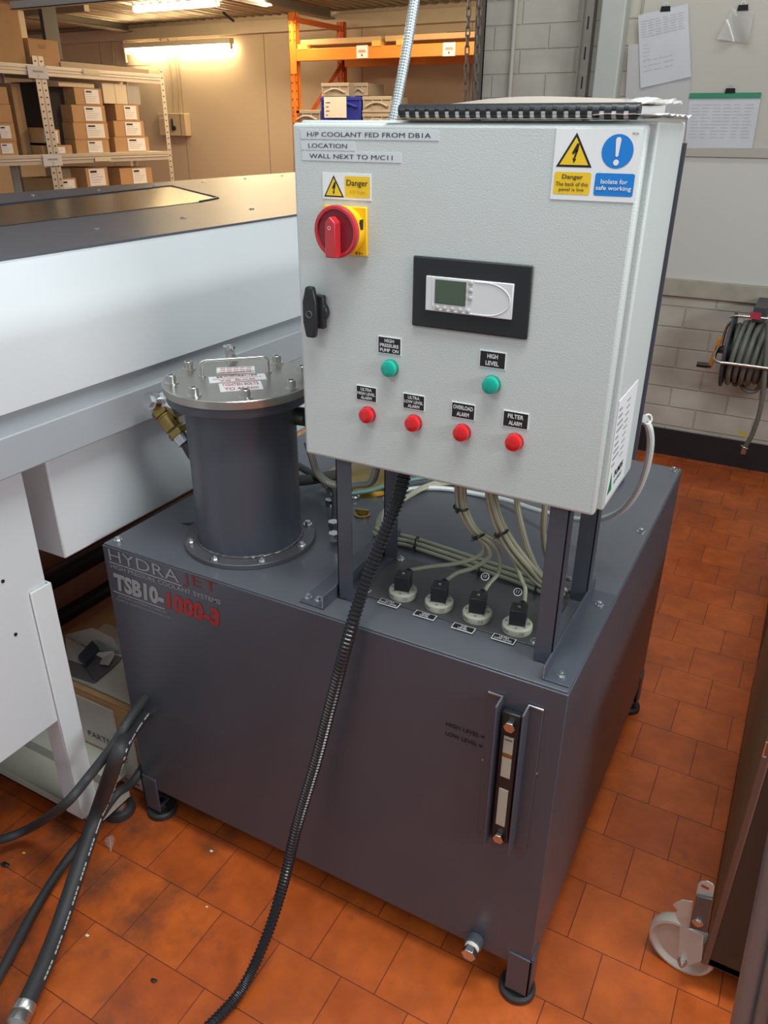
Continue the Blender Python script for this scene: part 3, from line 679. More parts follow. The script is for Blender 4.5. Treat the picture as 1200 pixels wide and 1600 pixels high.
# folded metal bracket on the sheet
BS = mat('pale_bracket_steel', (0.52, 0.52, 0.48), 0.4, 0.4, 0.1, 20)
q = lambda u, v, z: on(u, v, 'z', z)
t = thing('metal_bracket', 'folded pale metal bracket with a black block on the cardboard box', 'bracket', tuple(q(150, 1030, 0.32)))
obj('tray', MB().poly([q(103, 1003, .335), q(152, 1010, .335), q(190, 1028, .325), q(149, 1066, .316), q(131, 1038, .330), q(104, 1031, .335)], (0, 0, -0.003)), mat('dull_steel', (0.20, 0.20, 0.21), 0.4, 0.6), t)
obj('tray_ledge', MB().poly([q(102, 994, .350), q(134, 1012, .345), q(131, 1038, .335), q(105, 1030, .335)], (0, 0, -0.002)), BS, t)
obj('back_plate', MB().poly([q(102, 993, .352), q(144, 982, .40), q(177, 998, .39), q(193, 1024, .33), q(182, 1022, .335), q(150, 1012, .34), q(134, 1010, .345)], (-0.002, 0.003, 0)), BS, t)
obj('front_plate', MB().poly([q(105, 1030, .336), q(132, 1039, .332), q(148, 1068, .313), q(112, 1056, .313)], (0.0, -0.002, 0)), mat('dull_steel', (0.20, 0.20, 0.21), 0.4, 0.6), t)
obj('block', MB().poly([q(122, 1024, .36), q(144, 1000, .37), q(155, 1012, .362), q(133, 1036, .352)], (0, -0.002, -0.012)), mat('blue_black_block', (0.03, 0.04, 0.06), 0.4), t, bevel=0.001)
obj('tab', MB().poly([q(145, 1020, .35), q(178, 1017, .35), q(179, 1023, .348), q(170, 1039, .335), q(156, 1037, .335), q(160, 1028, .34)], (0, 0, -0.002)), BS, t)

# ================================================================ COOLANT TANK
TW, TD, TZ, TB = 1.0876, 1.107, 0.850, 0.110
tk = thing('coolant_tank', 'dark grey steel coolant tank standing on four feet on the red tiles', 'tank', (-TW / 2, TD / 2, 0))
obj('body', MB().box(-TW, 0, 0, TD, TB, TZ - 0.004), PAINT, tk, bevel=0.0015)
obj('top_plate', MB().box(-TW + 0.003, -0.003, 0.003, TD - 0.003, TZ - 0.004, TZ), mat('tank_top_sheen', (0.125, 0.132, 0.155), 0.36, 0.25, 0.12, 6, 0.06, 350), tk, bevel=0.001)  # same paint as the body, lightened to hold the sheen on top
def bolt(parent, p, axis=(0, 0, 1), r=0.0065, h=0.006, hexh=True, washer=True, name='bolt'):
    m = MB(); p = Vector(p); a = Vector(axis).normalized()
    if washer: m.cyl(p, p + a * 0.0018, r * 1.55, 18)
    if hexh: m.hexa(p + a * 0.0018, p + a * (0.0018 + h), r)
    else: m.lathe([(r, 0.0018), (r, h), (r * 0.6, h + 0.001), (r * 0.55, h - 0.003)], p, a, 16)
    m.cyl(p + a * h, p + a * (h + 0.003), r * 0.45, 10)
    return obj(name, m, ZINC, parent)
for p in ((-1.066, 0.029), (-0.02, 0.66), (-0.02, 1.085), (-1.066, 1.08), (-0.60, 1.085)): bolt(tk, (p[0], p[1], TZ))
# feet
for (sx, sy) in ((0, 0), (1, 0), (0, 1), (1, 1)):
    x = -0.0 if sx == 0 else -TW; y = 0 if sy == 0 else TD; dx = -1 if sx == 0 else 1; dy = 1 if sy == 0 else -1
    o_ = 0.004
    xa, ya = x - dx * o_, y - dy * o_
    m = MB().box(xa, xa + dx * 0.052, ya, ya + dy * 0.006, 0.030, 0.146).box(xa, xa + dx * 0.006, ya, ya + dy * 0.052, 0.030, 0.146)
    m.box(xa + dx * .004, xa + dx * 0.046, ya + dy * .004, ya + dy * 0.046, 0.034, 0.040)
    f = obj('foot', m, PAINT, tk, bevel=0.0015)
    cx, cy = x + dx * 0.027, y + dy * 0.024
    obj('rubber_pad', MB().lathe([(0.038, 0.0), (0.0405, 0.005), (0.0395, 0.015), (0.034, 0.020), (0.028, 0.016), (0.012, 0.016), (0.008, 0.04)], (cx, cy, 0), n=36), RUBBER, f)
# drain plug
p = on(747, 1466, 'y', 0.0)
dx_, dz_ = -0.122, 0.135
d = obj('drain_socket', MB().cyl((dx_, 0.0, dz_), (dx_, -0.022, dz_), 0.019, 28), PAINT, tk, bevel=0.002)
m = MB().use(mat('ptfe_white', (0.75, 0.72, 0.62), 0.5)).cyl((dx_, -0.022, dz_), (dx_, -0.030, dz_), 0.0155, 24)
obj('seal', m, parent=d)
obj('plug', MB().hexa((dx_, -0.030, dz_), (dx_, -0.046, dz_), 0.0165), ZINC, d, bevel=0.001)
# sight gauge with two guard angles
gx0, gx1 = -0.127, -0.071
g = obj('level_gauge', MB().use(BLACK).box(-0.1085, -0.0730, -0.014, 0, 0.462, 0.779), parent=tk, bevel=0.003)
m = MB().use(mat('sight_white', (0.62, 0.60, 0.50), 0.4)).box(-0.1000, -0.0815, -0.0155, -0.013, 0.688, 0.727).box(-0.1000, -0.0815, -0.0155, -0.013, 0.630, 0.678).box(-0.1000, -0.0815, -0.0155, -0.013, 0.507, 0.600)
m.use(mat('amber_coolant', (0.32, 0.13, 0.02), 0.3)).box(-0.1000, -0.0815, -0.0155, -0.013, 0.678, 0.688)
m.use(INK).box(-0.098, -0.084, -0.016, -0.0154, 0.719, 0.721)
obj('sight_window', m, parent=g, smooth=0, bevel=0.001)
COPP = mat('bolt_steel', (0.60, 0.58, 0.55), 0.3, 1.0)
for z in (0.754, 0.476): obj('bolt', MB().hexa((-0.0905, -0.014, z), (-0.0905, -0.023, z), 0.0115), COPP, g, bevel=0.001)
for s_, xv, xf in ((-1, -0.1135, -0.140), (1, -0.0645, -0.038)):
    m = MB().box(xv - 0.0015, xv + 0.0015, -0.034, 0, 0.455, 0.800).box(min(xv, xf), max(xv, xf), -0.003, 0.0, 0.455, 0.800)
    gd = obj('gauge_guard', m, PAINT, tk, bevel=0.001)
    m = MB().tube([(xf, -0.003, 0.801), (xv, -0.004, 0.802), (xv, -0.034, 0.8005)], 0.0022, 8)
    obj('worn_edge', m, mat('bare_worn_steel', (0.45, 0.46, 0.48), 0.3, 0.8), gd)
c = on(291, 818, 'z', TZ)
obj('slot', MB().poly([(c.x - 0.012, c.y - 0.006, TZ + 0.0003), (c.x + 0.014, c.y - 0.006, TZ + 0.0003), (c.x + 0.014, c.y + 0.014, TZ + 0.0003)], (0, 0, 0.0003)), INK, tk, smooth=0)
# lettering on the front
LI = mat('pale_grey_lettering', (0.30, 0.30, 0.32), 0.5); LR = mat('dark_red_lettering', (0.33, 0.022, 0.02), 0.5); LRD = mat('deep_red_lettering', (0.19, 0.025, 0.03), 0.5)
def fr(u, v): return on(u, v, 'y', 0.0)
m = MB()
def ftxt(s, u0, v0, u1, v1, h, mt, bold=0, space=1.0, shear=0, hpx=None):
    a, b = fr(u0, v0), fr(u1, v1); m.use(mt); w = b.x - a.x
    m.text(s, ((a.x + b.x) / 2, -0.0004, (a.z + b.z) / 2), UX, UZ, h, w, bold, space, shear=shear)
def flet(t_, lt, lb, r, mt, bold=0, shear=0, kz=1.0):
    a, b, c_ = fr(*lt), fr(*lb), fr(*r); m.use(mt)
    m.text(t_, (((a.x + b.x) / 2 + c_.x) / 2, -0.0004, (a.z + b.z) / 2), UX, UZ, (a.z - b.z) * kz, c_.x - (a.x + b.x) / 2, bold, 1.0, shear=shear)
flet('HYDRA', (169.8, 857), (171, 874), (279, 899), LI, -0.004)
flet('JET', (284, 893), (286, 915), (340, 919), LRD, -0.004)
flet('HIGH PRESSURE COOLANT SYSTEMS', (173, 880), (174, 886.5), (344.5, 936), LI, 0.008)
flet('TSB10-', (177.5, 894), (181, 921), (256, 932), LI, 0.05, 0.12)
flet('1000-3', (258, 923), (261, 951), (343.5, 962), LR, 0.05, 0.12)
flet('DESIGNED & MANUFACTURED BY', (185, 928), (185.5, 932), (261, 955), LI)
flet('PUMPS & EQUIPMENT (WARWICK) LTD', (183, 934), (183.5, 938), (266, 963), LI)
m.use(LI)
for a, b in (((171, 877.5), (283, 911)), ((178, 923.5), (257, 949.5))):
    p, q_ = fr(*a), fr(*b); z = p.z; m.box(p.x, q_.x, -0.001, -0.0002, z - 0.0009, z + 0.0009)
obj('maker_lettering', m, parent=tk, smooth=0)
m = MB().use(INK)
for s_, v, y_ in (('HIGH LEVEL', (697, 1130), (749, 1149)), ('LOW LEVEL', (696, 1146), (746, 1162))):
    a, b = fr(*v), fr(*y_); z = (a.z + b.z) / 2
    m.text(s_, ((a.x + b.x) / 2, -0.0004, z), UX, UZ, 0.0095, b.x - a.x, 0.02)
    m.poly([(b.x + 0.002, -0.001, z + 0.0012), (b.x + 0.006, -0.001, z + 0.0012), (b.x + 0.006, -0.001, z + 0.0042), (b.x + 0.012, -0.001, z), (b.x + 0.006, -0.001, z - 0.0042), (b.x + 0.006, -0.001, z - 0.0012), (b.x + 0.002, -0.001, z - 0.0012)][::-1])
obj('level_lettering', m, parent=tk, smooth=0)
m = MB()
for u, v in ((755, 1187), (839, 1208)):
    c = fr(u, v); m.cyl((c.x, 0, c.z), (c.x, -0.0015, c.z), 0.0025, 10)
obj('paint_chip', m, ZINC, tk)
# sensor cover plate on the top
m = MB().poly([(-0.470, 0.098, TZ), (-0.083, 0.098, TZ), (-0.083, 0.275, TZ), (-0.470, 0.275, TZ)], (0, 0, 0.003))
sp_ = obj('sensor_plate', m, mat('sensor_plate_steel', (0.10, 0.10, 0.105), 0.4, 0.4, 0.15, 12), tk, bevel=0.0008)
for p in ((-0.097, 0.110), (-0.455, 0.112), (-0.455, 0.262)): bolt(sp_, (p[0], p[1], TZ + 0.003), hexh=False, r=0.006)
# filler cap, second flange and loose fittings on the top
c = on(497, 800, 'z', TZ)
m = MB().lathe([(0.115, 0), (0.115, 0.004), (0.10, 0.0045), (0.10, 0.016), (0.092, 0.020)], (-0.86 + 0.12, 0.60, TZ), n=48)
obj('brass_filler_flange', m, BRASS, tk)
c = on(566, 805, 'z', TZ)
obj('filler_cap', MB().lathe([(0.020, 0), (0.020, 0.004), (0.014, 0.006), (0.014, 0.010)], (c.x, c.y, TZ), n=24).obox((c.x, c.y, TZ + 0.012), (0.016, 0.004, 0), (-0.001, 0.003, 0), (0, 0, 0.004)), BRASS, tk)
for u, v in ((555, 775), (579, 772), (548, 725)):
    c = on(u, v, 'z', TZ); bolt(tk, c)
obj('hose_fitting', MB().torus((on(553, 778, 'z', TZ).x, on(553, 778, 'z', TZ).y, TZ + 0.008), (0.2, 0.1, 1), 0.012, 0.005), ZINC, tk)
# round boss at the rear, its shoulder shows beside the cabinet
c = on(952, 768, 'z', TZ)
obj('round_cover', MB().lathe([(0.12, 0), (0.12, 0.012), (0.115, 0.015)], (c.x - 0.10, c.y + 0.07, TZ), n=56), PAINT, tk)

# level sensors
PLW = mat('yellowed_white_plastic', (0.55, 0.55, 0.45), 0.4, 0, 0.08, 30)
def plate(c, w, h, lines, ux, uy, name, parent, th=None, rot=0, bold=0.02):
    """engraved black plate with a white edge"""
    nn = Vector(ux).cross(Vector(uy)); c = Vector(c); ux, uy = Vector(ux), Vector(uy)
    if rot: R_ = Matrix.Rotation(rot, 3, nn); ux, uy = R_ @ ux, R_ @ uy
    m = MB().use(WHITE).obox(c + nn * 0.0007, ux * (w / 2), uy * (h / 2), nn * 0.0007)
    m.use(INK).obox(c + nn * 0.0013, ux * (w / 2 - 0.0014), uy * (h / 2 - 0.0014), nn * 0.0004)
    m.use(WINK); k = len(lines); lh = (h - 0.005) / k
    for i, s_ in enumerate(lines):
        m.text(s_, c + nn * 0.0017 + uy * ((k - 1) / 2 - i) * lh, ux, uy, min(lh * 0.72, 0.0075), min(w - 0.006, len(s_) * 0.0047 * (lh / 0.008 if lh < 0.008 else 1.0)), bold, lift=0.0003)
    return obj(name, m, parent=parent, smooth=0)
sens = [(-0.384, 0.135), (-0.303, 0.134), (-0.222, 0.134), (-0.140, 0.133)]
slab = [['ULTRA', 'HIGH LEVEL'], ['HIGH', 'LEVEL'], ['LOW', 'LEVEL'], ['ULTRA', 'LOW LEVEL']]
lpx = [(608, 943), (664, 962), (724, 982), (787, 999)]
ZP = TZ + 0.003
plug_top = []
for i, (sx_, sy_) in enumerate(sens):
    m = MB().use(PLW).lathe([(0.0275, 0), (0.0285, 0.003), (0.0285, 0.013), (0.026, 0.016), (0.014, 0.017)], (sx_, sy_, ZP), n=40)
    m.use(mat('grey_print', (0.12, 0.12, 0.12), 0.6))
    for k in range(5):
        a = -PI / 2 + (-0.75 + 0.11 * k); b = a + 0.08
        m.obox((sx_ + 0.0287 * math.cos(a), sy_ + 0.0287 * math.sin(a), ZP + 0.008), (-0.0012 * math.sin(a), 0.0012 * math.cos(a), 0), (0, 0, 0.0012), (0.0003 * math.cos(a), 0.0003 * math.sin(a), 0))
    a = -PI / 2 + 0.62; m.text('CE', (sx_ + 0.0289 * math.cos(a), sy_ + 0.0289 * math.sin(a), ZP + 0.008), (-math.sin(a), math.cos(a), 0), UZ, 0.006)
    s_ = obj('level_sensor', m, parent=tk)
    m = MB()
    for k in range(8):
        a = 2 * PI * k / 8 + 0.2; m.cyl((sx_ + 0.0215 * math.cos(a), sy_ + 0.0215 * math.sin(a), ZP + 0.0155), (sx_ + 0.0215 * math.cos(a), sy_ + 0.0215 * math.sin(a), ZP + 0.0172), 0.0028, 8)
    obj('collar_notches', m, mat('notch_grey', (0.3, 0.3, 0.26), 0.6), s_)
    cc = X(sx_, sy_, ZP + 0.030)
    ra = 0.22; ax_ = X(math.cos(ra), math.sin(ra), 0); ay_ = X(-math.sin(ra), math.cos(ra), 0)
    m = MB().obox(cc + UZ * 0.004, ax_ * 0.0155, ay_ * 0.0155, UZ * 0.0165)
    m.tube([cc + ay_ * 0.012 + UZ * 0.006, cc + ay_ * 0.028 + ax_ * 0.007 + UZ * 0.014], [0.010, 0.0085], 14)
    obj('connector', m, BLACK, s_, bevel=0.002)
    tipp = cc + ay_ * 0.028 + ax_ * 0.007 + UZ * 0.014; plug_top.append(tipp)
    obj('screw', MB().cyl(cc + UZ * 0.0205, cc + UZ * 0.0215, 0.003, 12), ZINC, s_)
    c = on(lpx[i][0], lpx[i][1], 'z', ZP)
    plate((c.x, c.y, ZP), 0.044, 0.018, slab[i], UX, UY, 'engraved_plate', sp_)

# ================================================================ FILTER CANISTER
CX, CY = -0.808, 0.188
fc = thing('filter_canister', 'round dark grey filter housing with a bolted steel lid on the tank', 'filter housing', (CX, CY, TZ))
obj('base_flange', MB().lathe([(0.149, 0), (0.150, 0.001), (0.150, 0.011), (0.149, 0.012), (0.118, 0.012)], (CX, CY, TZ), n=72), mat('flange_paint', (0.12, 0.12, 0.135), 0.38, 0.4, 0.1, 20), fc)
obj('shell', MB().lathe([(0.1175, 0.012), (0.1175, 0.345)], (CX, CY, TZ), n=72), PAINT, fc)
mm = MB(); pts = []
for k in range(120):
    a = 2 * PI * k / 120; r = 0.119 + 0.0008 * math.sin(k * 2.7); pts.append((CX + r * math.cos(a), CY + r * math.sin(a), TZ + 0.014))
obj('weld_bead', mm.tube(pts, [0.0028 + 0.0007 * math.sin(k * 1.9) for k in range(120)], 8, closed=True), mat('weld_metal', (0.22, 0.21, 0.21), 0.3, 0.8, 0.3, 60), fc)
obj('top_flange', MB().lathe([(0.117, 0.340), (0.150, 0.342), (0.151, 0.344), (0.151, 0.360), (0.149, 0.361)], (CX, CY, TZ), n=72), PAINT, fc)
LID = mat('lid_stainless', (0.50, 0.48, 0.43), 0.3, 1.0, 0.12, 9)
ld = obj('lid', MB().lathe([(0.150, 0.3612), (0.156, 0.3625), (0.1565, 0.378), (0.155, 0.3795)], (CX, CY, TZ), n=80), LID, fc)
LZ = TZ + 0.3795
def capscrew(parent, p, r=0.0095, h=0.017):
    m = MB().lathe([(r * 1.5, 0), (r * 1.5, 0.002), (r, 0.002), (r, h), (r * 0.9, h + 0.001), (r * 0.55, h + 0.001), (r * 0.5, h - 0.007)], p, n=24)
    return obj('cap_screw', m, ALU, parent)
for k in range(8):
    tgt = [(221 + 38, 570), (286, 568), (430, 560), (469, 575), (454, 600), (382, 615), (297, 610), (358, 552)]
a0 = math.atan2(on(382, 616, 'z', LZ).y - CY, on(382, 616, 'z', LZ).x - CX)
for k in range(8):
    a = a0 + k * PI / 4; capscrew(ld, (CX + 0.136 * math.cos(a), CY + 0.136 * math.sin(a), LZ))
for k in range(8):
    a = a0 + k * PI / 4 + 0.06; bolt(fc, (CX + 0.136 * math.cos(a), CY + 0.136 * math.sin(a), TZ + 0.012), r=0.007, h=0.007)
# lid handle
ha, hb = on(316, 589, 'z', LZ), on(419, 582, 'z', LZ)
up = UZ * 0.034; ha, hb = X(ha.x, ha.y, LZ), X(hb.x, hb.y, LZ); dd = (hb - ha).normalized()
pts = [ha, ha + up * 0.75] + [ha + up * 0.75 + dd * 0.010 * (1 - math.cos(t)) + UZ * 0.0085 * math.sin(t) for t in (0.4, 0.8, 1.2, PI / 2)] + [hb + up * 0.75 - dd * 0.010 * (1 - math.cos(t)) + UZ * 0.0085 * math.sin(t) for t in (PI / 2, 1.2, 0.8, 0.4)] + [hb + up * 0.75, hb]
obj('lid_handle', MB().tube(pts, 0.0042, 14).cyl(ha, ha + UZ * 0.003, 0.0075).cyl(hb, hb + UZ * 0.003, 0.0075), ALU, ld)
RT = mat('label_red_print', (0.60, 0.10, 0.10), 0.5)
def lidlab(px, lines, hh):
    P = [on(u, v, 'z', LZ) for u, v in px]   # bottom-left, bottom-right, top-right, top-left
    P = [X(p.x, p.y, LZ + 0.0005) for p in P]; c = sum(P, Vector()) / 4
    ux = ((P[1] - P[0]) + (P[2] - P[3])).normalized(); w = ((P[1] - P[0]).length + (P[2] - P[3]).length) / 2; uy = UZ.cross(ux); h = abs(((P[3] + P[2]) / 2 - (P[0] + P[1]) / 2).dot(uy))
    m = MB().use(WHITE).obox(c, ux * (w / 2), uy * (h / 2), UZ * 0.0004); m.use(RT)
    k = len(lines)
    for i, s_ in enumerate(lines):
        if s_[0] == '-':
            for q_ in range(5): m.obox(c + UZ * 0.0006 + uy * ((k - 1) / 2 - i) * (h / k) + ux * (q_ - 2) * w * 0.17, ux * w * 0.07, uy * h * 0.05, UZ * 0.0002)
            continue
        m.text(s_, c + UZ * 0.0006 + uy * ((k - 1) / 2 - i) * (h / k), ux, uy, h / k * 0.62, w * 0.86 * min(1, len(s_) / 12 + .25), 0.01)
    obj('label', m, parent=ld, smooth=0)
lidlab([(340, 584), (400, 583), (396, 572), (337, 576)], ['- -- - -- --', '--- -- ---', '-- ---- -- -'], 1)
lidlab([(328, 599), (417, 593), (413, 584), (325, 590)], ['MAXIMUM', 'Operating Pressure', '70 BAR'], 1)
lidlab([(345, 613), (413, 608), (406, 596), (341, 600)], ['TIGHTEN BOLTS', 'TO 46 Nm'], 1)
# vent cock on the lid
c = on(360, 568, 'z', LZ); c = X(c.x, c.y, LZ)
m = MB().cyl(c, c + UZ * 0.022, 0.008, 16).hexa(c + UZ * 0.022, c + UZ * 0.032, 0.012).cyl(c + UZ * .032, c + UZ * 0.042, 0.006, 12).cyl(c + UZ * 0.037 - UX * 0.014, c + UZ * 0.037 + UX * 0.014, 0.004, 12)
obj('vent_cock', m, ZINC, ld)
# outlet elbow, brass coupling and hose on the left
e0 = X(CX - 0.115, CY - 0.01, 1.150); ep = on(232, 640, 'y', 0.16); ep = X(-1.0, CY - 0.01, 1.165)
m = MB().use(ZINC).tube(spline([(CX - 0.10, CY - 0.01, 1.148), (CX - 0.17, CY - 0.012, 1.156), (CX - 0.203, CY - 0.016, 1.152), (CX - 0.214, CY - 0.022, 1.130)], 6), 0.023, 20)
m.hexa((CX - 0.158, CY - 0.01, 1.150), (CX - 0.176, CY - 0.01, 1.153), 0.033)
m.cyl((CX - 0.212, CY - 0.02, 1.150), (CX - 0.212, CY - 0.052, 1.160), 0.021, 24).hexa((CX - 0.212, CY - 0.052, 1.160), (CX - 0.212, CY - 0.058, 1.162), 0.014)
el = obj('outlet_elbow', m, parent=fc, bevel=0.001)
p0 = X(CX - 0.212, CY - 0.022, 1.134); p1 = X(CX - 0.140, CY - 0.020, 1.055); dv = (p1 - p0).normalized()
L_ = (p1 - p0).length
m = MB().hexa(p0, p0 + dv * 0.016, 0.026).cyl(p0 + dv * 0.016, p0 + dv * 0.022, 0.020).cyl(p0 + dv * 0.022, p0 + dv * 0.055, 0.0225).hexa(p0 + dv * 0.060, p0 + dv * 0.074, 0.025)
obj('brass_coupling', m, BRASS, el, bevel=0.001)
m = MB().use(ZINC).cyl(p0 + dv * 0.074, p0 + dv * 0.095, 0.019).use(RUBBER).tube(spline([p0 + dv * 0.09, p0 + dv * 0.15, p0 + dv * 0.19 + UY * 0.09 - UZ * 0.03, X(-0.83, 0.42, 0.90), X(-0.80, 0.55, 0.872)], 8), 0.014, 14)
obj('outlet_hose', m, parent=el)
c = X(CX + 0.135, CY + 0.06, 1.15)
m = MB().cyl((CX + 0.10, CY + 0.05, 1.15), c + UX * 0.03, 0.02, 16).hexa(c, c + UX * 0.02, 0.028).tube([c + UX * 0.03, c + X(0.045, 0.0, -0.01), c + X(0.05, 0.01, -0.05)], 0.016, 12)
obj('inlet_fitting', m, mat('dark_zinc', (0.25, 0.27, 0.22), 0.3, 0.9), fc)

# ================================================================ CONTROL CABINET ON ITS STAND
KX0, KX1, KY, KYB, KZ0, KZ1 = -0.6222, -0.0222, 0.1536, 0.3885, 1.1127, 1.7146
kb = thing('control_cabinet', 'pale grey electrical control cabinet with warning signs on posts above the tank', 'cabinet', (-0.275, 0.16, TZ))
XF[:] = [0.913, Vector((0.01862, -0.09226, 0.14816))]
obj('body', MB().box(KX0 + 0.004, KX1, KY + 0.022, KYB, KZ0, KZ1), CABP, kb, bevel=0.004, segs=3)
obj('door', MB().box(KX0, KX1 - 0.010, KY, KY + 0.0205, KZ0 - 0.004, KZ1 - 0.004), CABP, kb, bevel=0.006, segs=3)
obj('back_plate', MB().box(KX0 - 0.002, KX1 + 0.006, KYB, KYB + 0.006, KZ0 + 0.02, KZ1 - 0.03), mat('dark_back_rail', (0.05, 0.05, 0.07), 0.5), kb)
def cf(u, v, d=0.0): return on(u, v, 'y', KY - d)
def tb(u, v): return on(u, v, 'z', TZ)
XF[:] = [1.0, Vector((0, 0, 0))]
KW0, KW1, KWY, KWYB, KWZ0, KWZ1 = -0.5495, -0.0016, 0.0480, 0.2625, 1.1641, 1.7136   # the cabinet as it stands
# stand: two angle irons on the tank and four posts
for side, xv, xh in ((0, -0.500, -0.555), (1, -0.050, -0.004)):
    m = MB().box(xv - 0.002, xv + 0.002, 0.014, 0.345, TZ, TZ + 0.030).box(min(xv, xh), max(xv, xh), 0.014, 0.345, TZ, TZ + 0.004)
    r_ = obj('base_angle', m, PAINT, kb, bevel=0.0008)
    bx = (-0.553 + 0.012, -0.525) if side == 0 else (-0.024, -0.024)
    pos = ((-0.546, 0.032), (-0.522, 0.034), (-0.53, 0.32)) if side == 0 else ((-0.024, 0.036), (-0.024, 0.290))
    for p in pos: bolt(r_, (p[0], p[1], TZ + 0.004), r=0.0055)
    obj('worn_end', MB().tube([(xv, 0.0135, TZ + 0.004), (xv, 0.0135, TZ + 0.030)], 0.0013, 6), mat('bare_worn_steel', (0.45, 0.46, 0.48), 0.3, 0.8), r_)
for (x, y, s) in ((-0.494, 0.064, 1), (-0.083, 0.058, -1), (-0.494, 0.255, 1), (-0.083, 0.285, -1)):
    m = MB().box(x, x + 0.033, y, y + 0.003, TZ + 0.004, KWZ0)
    xx = x if s > 0 else x + 0.030
    m.box(xx, xx + 0.003, y, y + 0.030, TZ + 0.004, KWZ0)
    obj('post', m, PAINT, kb, bevel=0.0006)
m = MB().box(-0.50, -0.045, 0.062, 0.315, KWZ0 - 0.004, KWZ0)
obj('gland_plate', m, PAINT, kb)

XF[:] = [0.913, Vector((0.01862, -0.09226, 0.14816))]
# printed tapes
def rect(px0, px1): a, b = cf(*px0), cf(*px1); return (a.x + b.x) / 2, (a.z + b.z) / 2, abs(b.x - a.x), abs(b.z - a.z)
def qrect(p):  # four pixels tl, tr, br, bl -> centre, size on the door
    P = [cf(u, v) for u, v in p]; return sum(q_.x for q_ in P) / 4, sum(q_.z for q_ in P) / 4, ((P[1].x - P[0].x) + (P[2].x - P[3].x)) / 2, ((P[0].z - P[3].z) + (P[1].z - P[2].z)) / 2
tapes = [('H/P COOLANT FED FROM DB1A', [(470, 201), (686, 205), (686, 221), (470, 216)], 0.895),
         ('LOCATION', [(471, 220), (555, 221), (555, 236), (471, 234)], 0.72),
         ('WALL NEXT TO M/C11', [(472, 236), (627, 239), (627, 255), (473, 250)], 0.84)]
for s_, p, k in tapes:
    cx_, cz_, w, h = qrect(p)
    m = MB().use(SILV).box(cx_ - w / 2, cx_ + w / 2, KY - 0.0008, KY, cz_ - h / 2, cz_ + h / 2)
    m.use(INK).text(s_, (cx_, KY - 0.0008, cz_), UX, UZ, h * 0.47, w * k, 0.0)
    obj('printed_tape', m, parent=kb, smooth=0)

def sign_board(cx_, cz_, w, h, name):
    return MB().use(WHITE).box(cx_ - w / 2, cx_ + w / 2, KY - 0.001, KY, cz_ - h / 2, cz_ + h / 2)
def tri(m, cx_, z0, w, h, y, lw=0.1):
    def P(k): return [(cx_ - w / 2 * k, y, z0 + h * (1 - k) / 3), (cx_ + w / 2 * k, y, z0 + h * (1 - k) / 3), (cx_, y, z0 + h * (1 - k) / 3 + h * k)]
    m.use(INK).poly(P(1.0)); m.use(YEL).poly([(a, b - 0.0003, c) for a, b, c in P(0.80)])
    m.use(INK); s = h
    def q_(pts): return [(cx_ + px * s, y - 0.0006, z0 + pz * s) for px, pz in pts]
    m.poly(q_([(0.05, 0.70), (-0.10, 0.40), (-0.04, 0.38), (0.10, 0.50), (0.12, 0.68)][::-1]))
    m.poly(q_([(0.04, 0.50), (0.10, 0.50), (0.02, 0.24), (-0.03, 0.26)][::-1]))
    m.poly(q_([(-0.06, 0.26), (0.06, 0.24), (-0.01, 0.12)][::-1]))
def rrect(m, x0, x1, z0, z1, y, r=0.003):
    pts = []
    for (cx_, cz_, a0) in ((x1 - r, z0 + r, -PI / 2), (x1 - r, z1 - r, 0), (x0 + r, z1 - r, PI / 2), (x0 + r, z0 + r, PI)):
        for k in range(5): a = a0 + k * PI / 8; pts.append((cx_ + r * math.cos(a), y, cz_ + r * math.sin(a)))
    m.poly(pts)
# small 415 V sign
cx_, cz_, w, h = qrect([(504, 269), (580, 273), (580, 314), (505, 310)])
m = sign_board(cx_, cz_, w, h, 's'); tri(m, cx_ - w * 0.26, cz_ - h * 0.42, w * 0.42, h * 0.84, KY - 0.0013)
m.use(YEL); rrect(m, cx_ - w * 0.03, cx_ + w * 0.48, cz_ - h * 0.40, cz_ + h * 0.40, KY - 0.0013, 0.001)
m.use(INK).text('Danger', (cx_ + w * 0.225, KY - 0.0014, cz_ + h * 0.12), UX, UZ, h * 0.30, w * 0.43, 0.008)
m.use(mat('faded_brown_ink', (0.55, 0.33, 0.02), 0.5)).text('415 Volts', (cx_ + w * 0.225, KY - 0.0014, cz_ - h * 0.19), UX, UZ, h * 0.13, w * 0.32)
obj('danger_sign', m, parent=kb, smooth=0)
# large sign top right
cx_, cz_, w, h = qrect([(870, 199), (1005, 204), (991, 318), (860, 310)])
cz_ += 0.0; m = sign_board(cx_, cz_, w, h, 's')
tri(m, cx_ - w * 0.25, cz_ - h * 0.03, w * 0.43, h * 0.48, KY - 0.0013)
m.use(BLUE); bcx, bcz, br_ = cx_ + w * 0.24, cz_ + h * 0.20, h * 0.235
m.poly([(bcx + br_ * math.cos(2 * PI * k / 48), KY - 0.0013, bcz + br_ * math.sin(2 * PI * k / 48)) for k in range(48)])
m.use(WINK)
pts = []
for k in range(13): a = PI * k / 12; pts.append((bcx + 0.17 * br_ * math.cos(a), KY - 0.0017, bcz + 0.66 * br_ + 0.17 * br_ * math.sin(a)))
for k in range(13): a = PI + PI * k / 12; pts.append((bcx + 0.09 * br_ * math.cos(a), KY - 0.0017, bcz - 0.22 * br_ + 0.09 * br_ * math.sin(a)))
m.poly(pts); m.poly([(bcx + 0.18 * br_ * math.cos(2 * PI * k / 24), KY - 0.0017, bcz - 0.64 * br_ + 0.18 * br_ * math.sin(2 * PI * k / 24)) for k in range(24)])
m.use(YEL); rrect(m, cx_ - w * 0.47, cx_ - w * 0.03, cz_ - h * 0.42, cz_ - h * 0.10, KY - 0.0013)
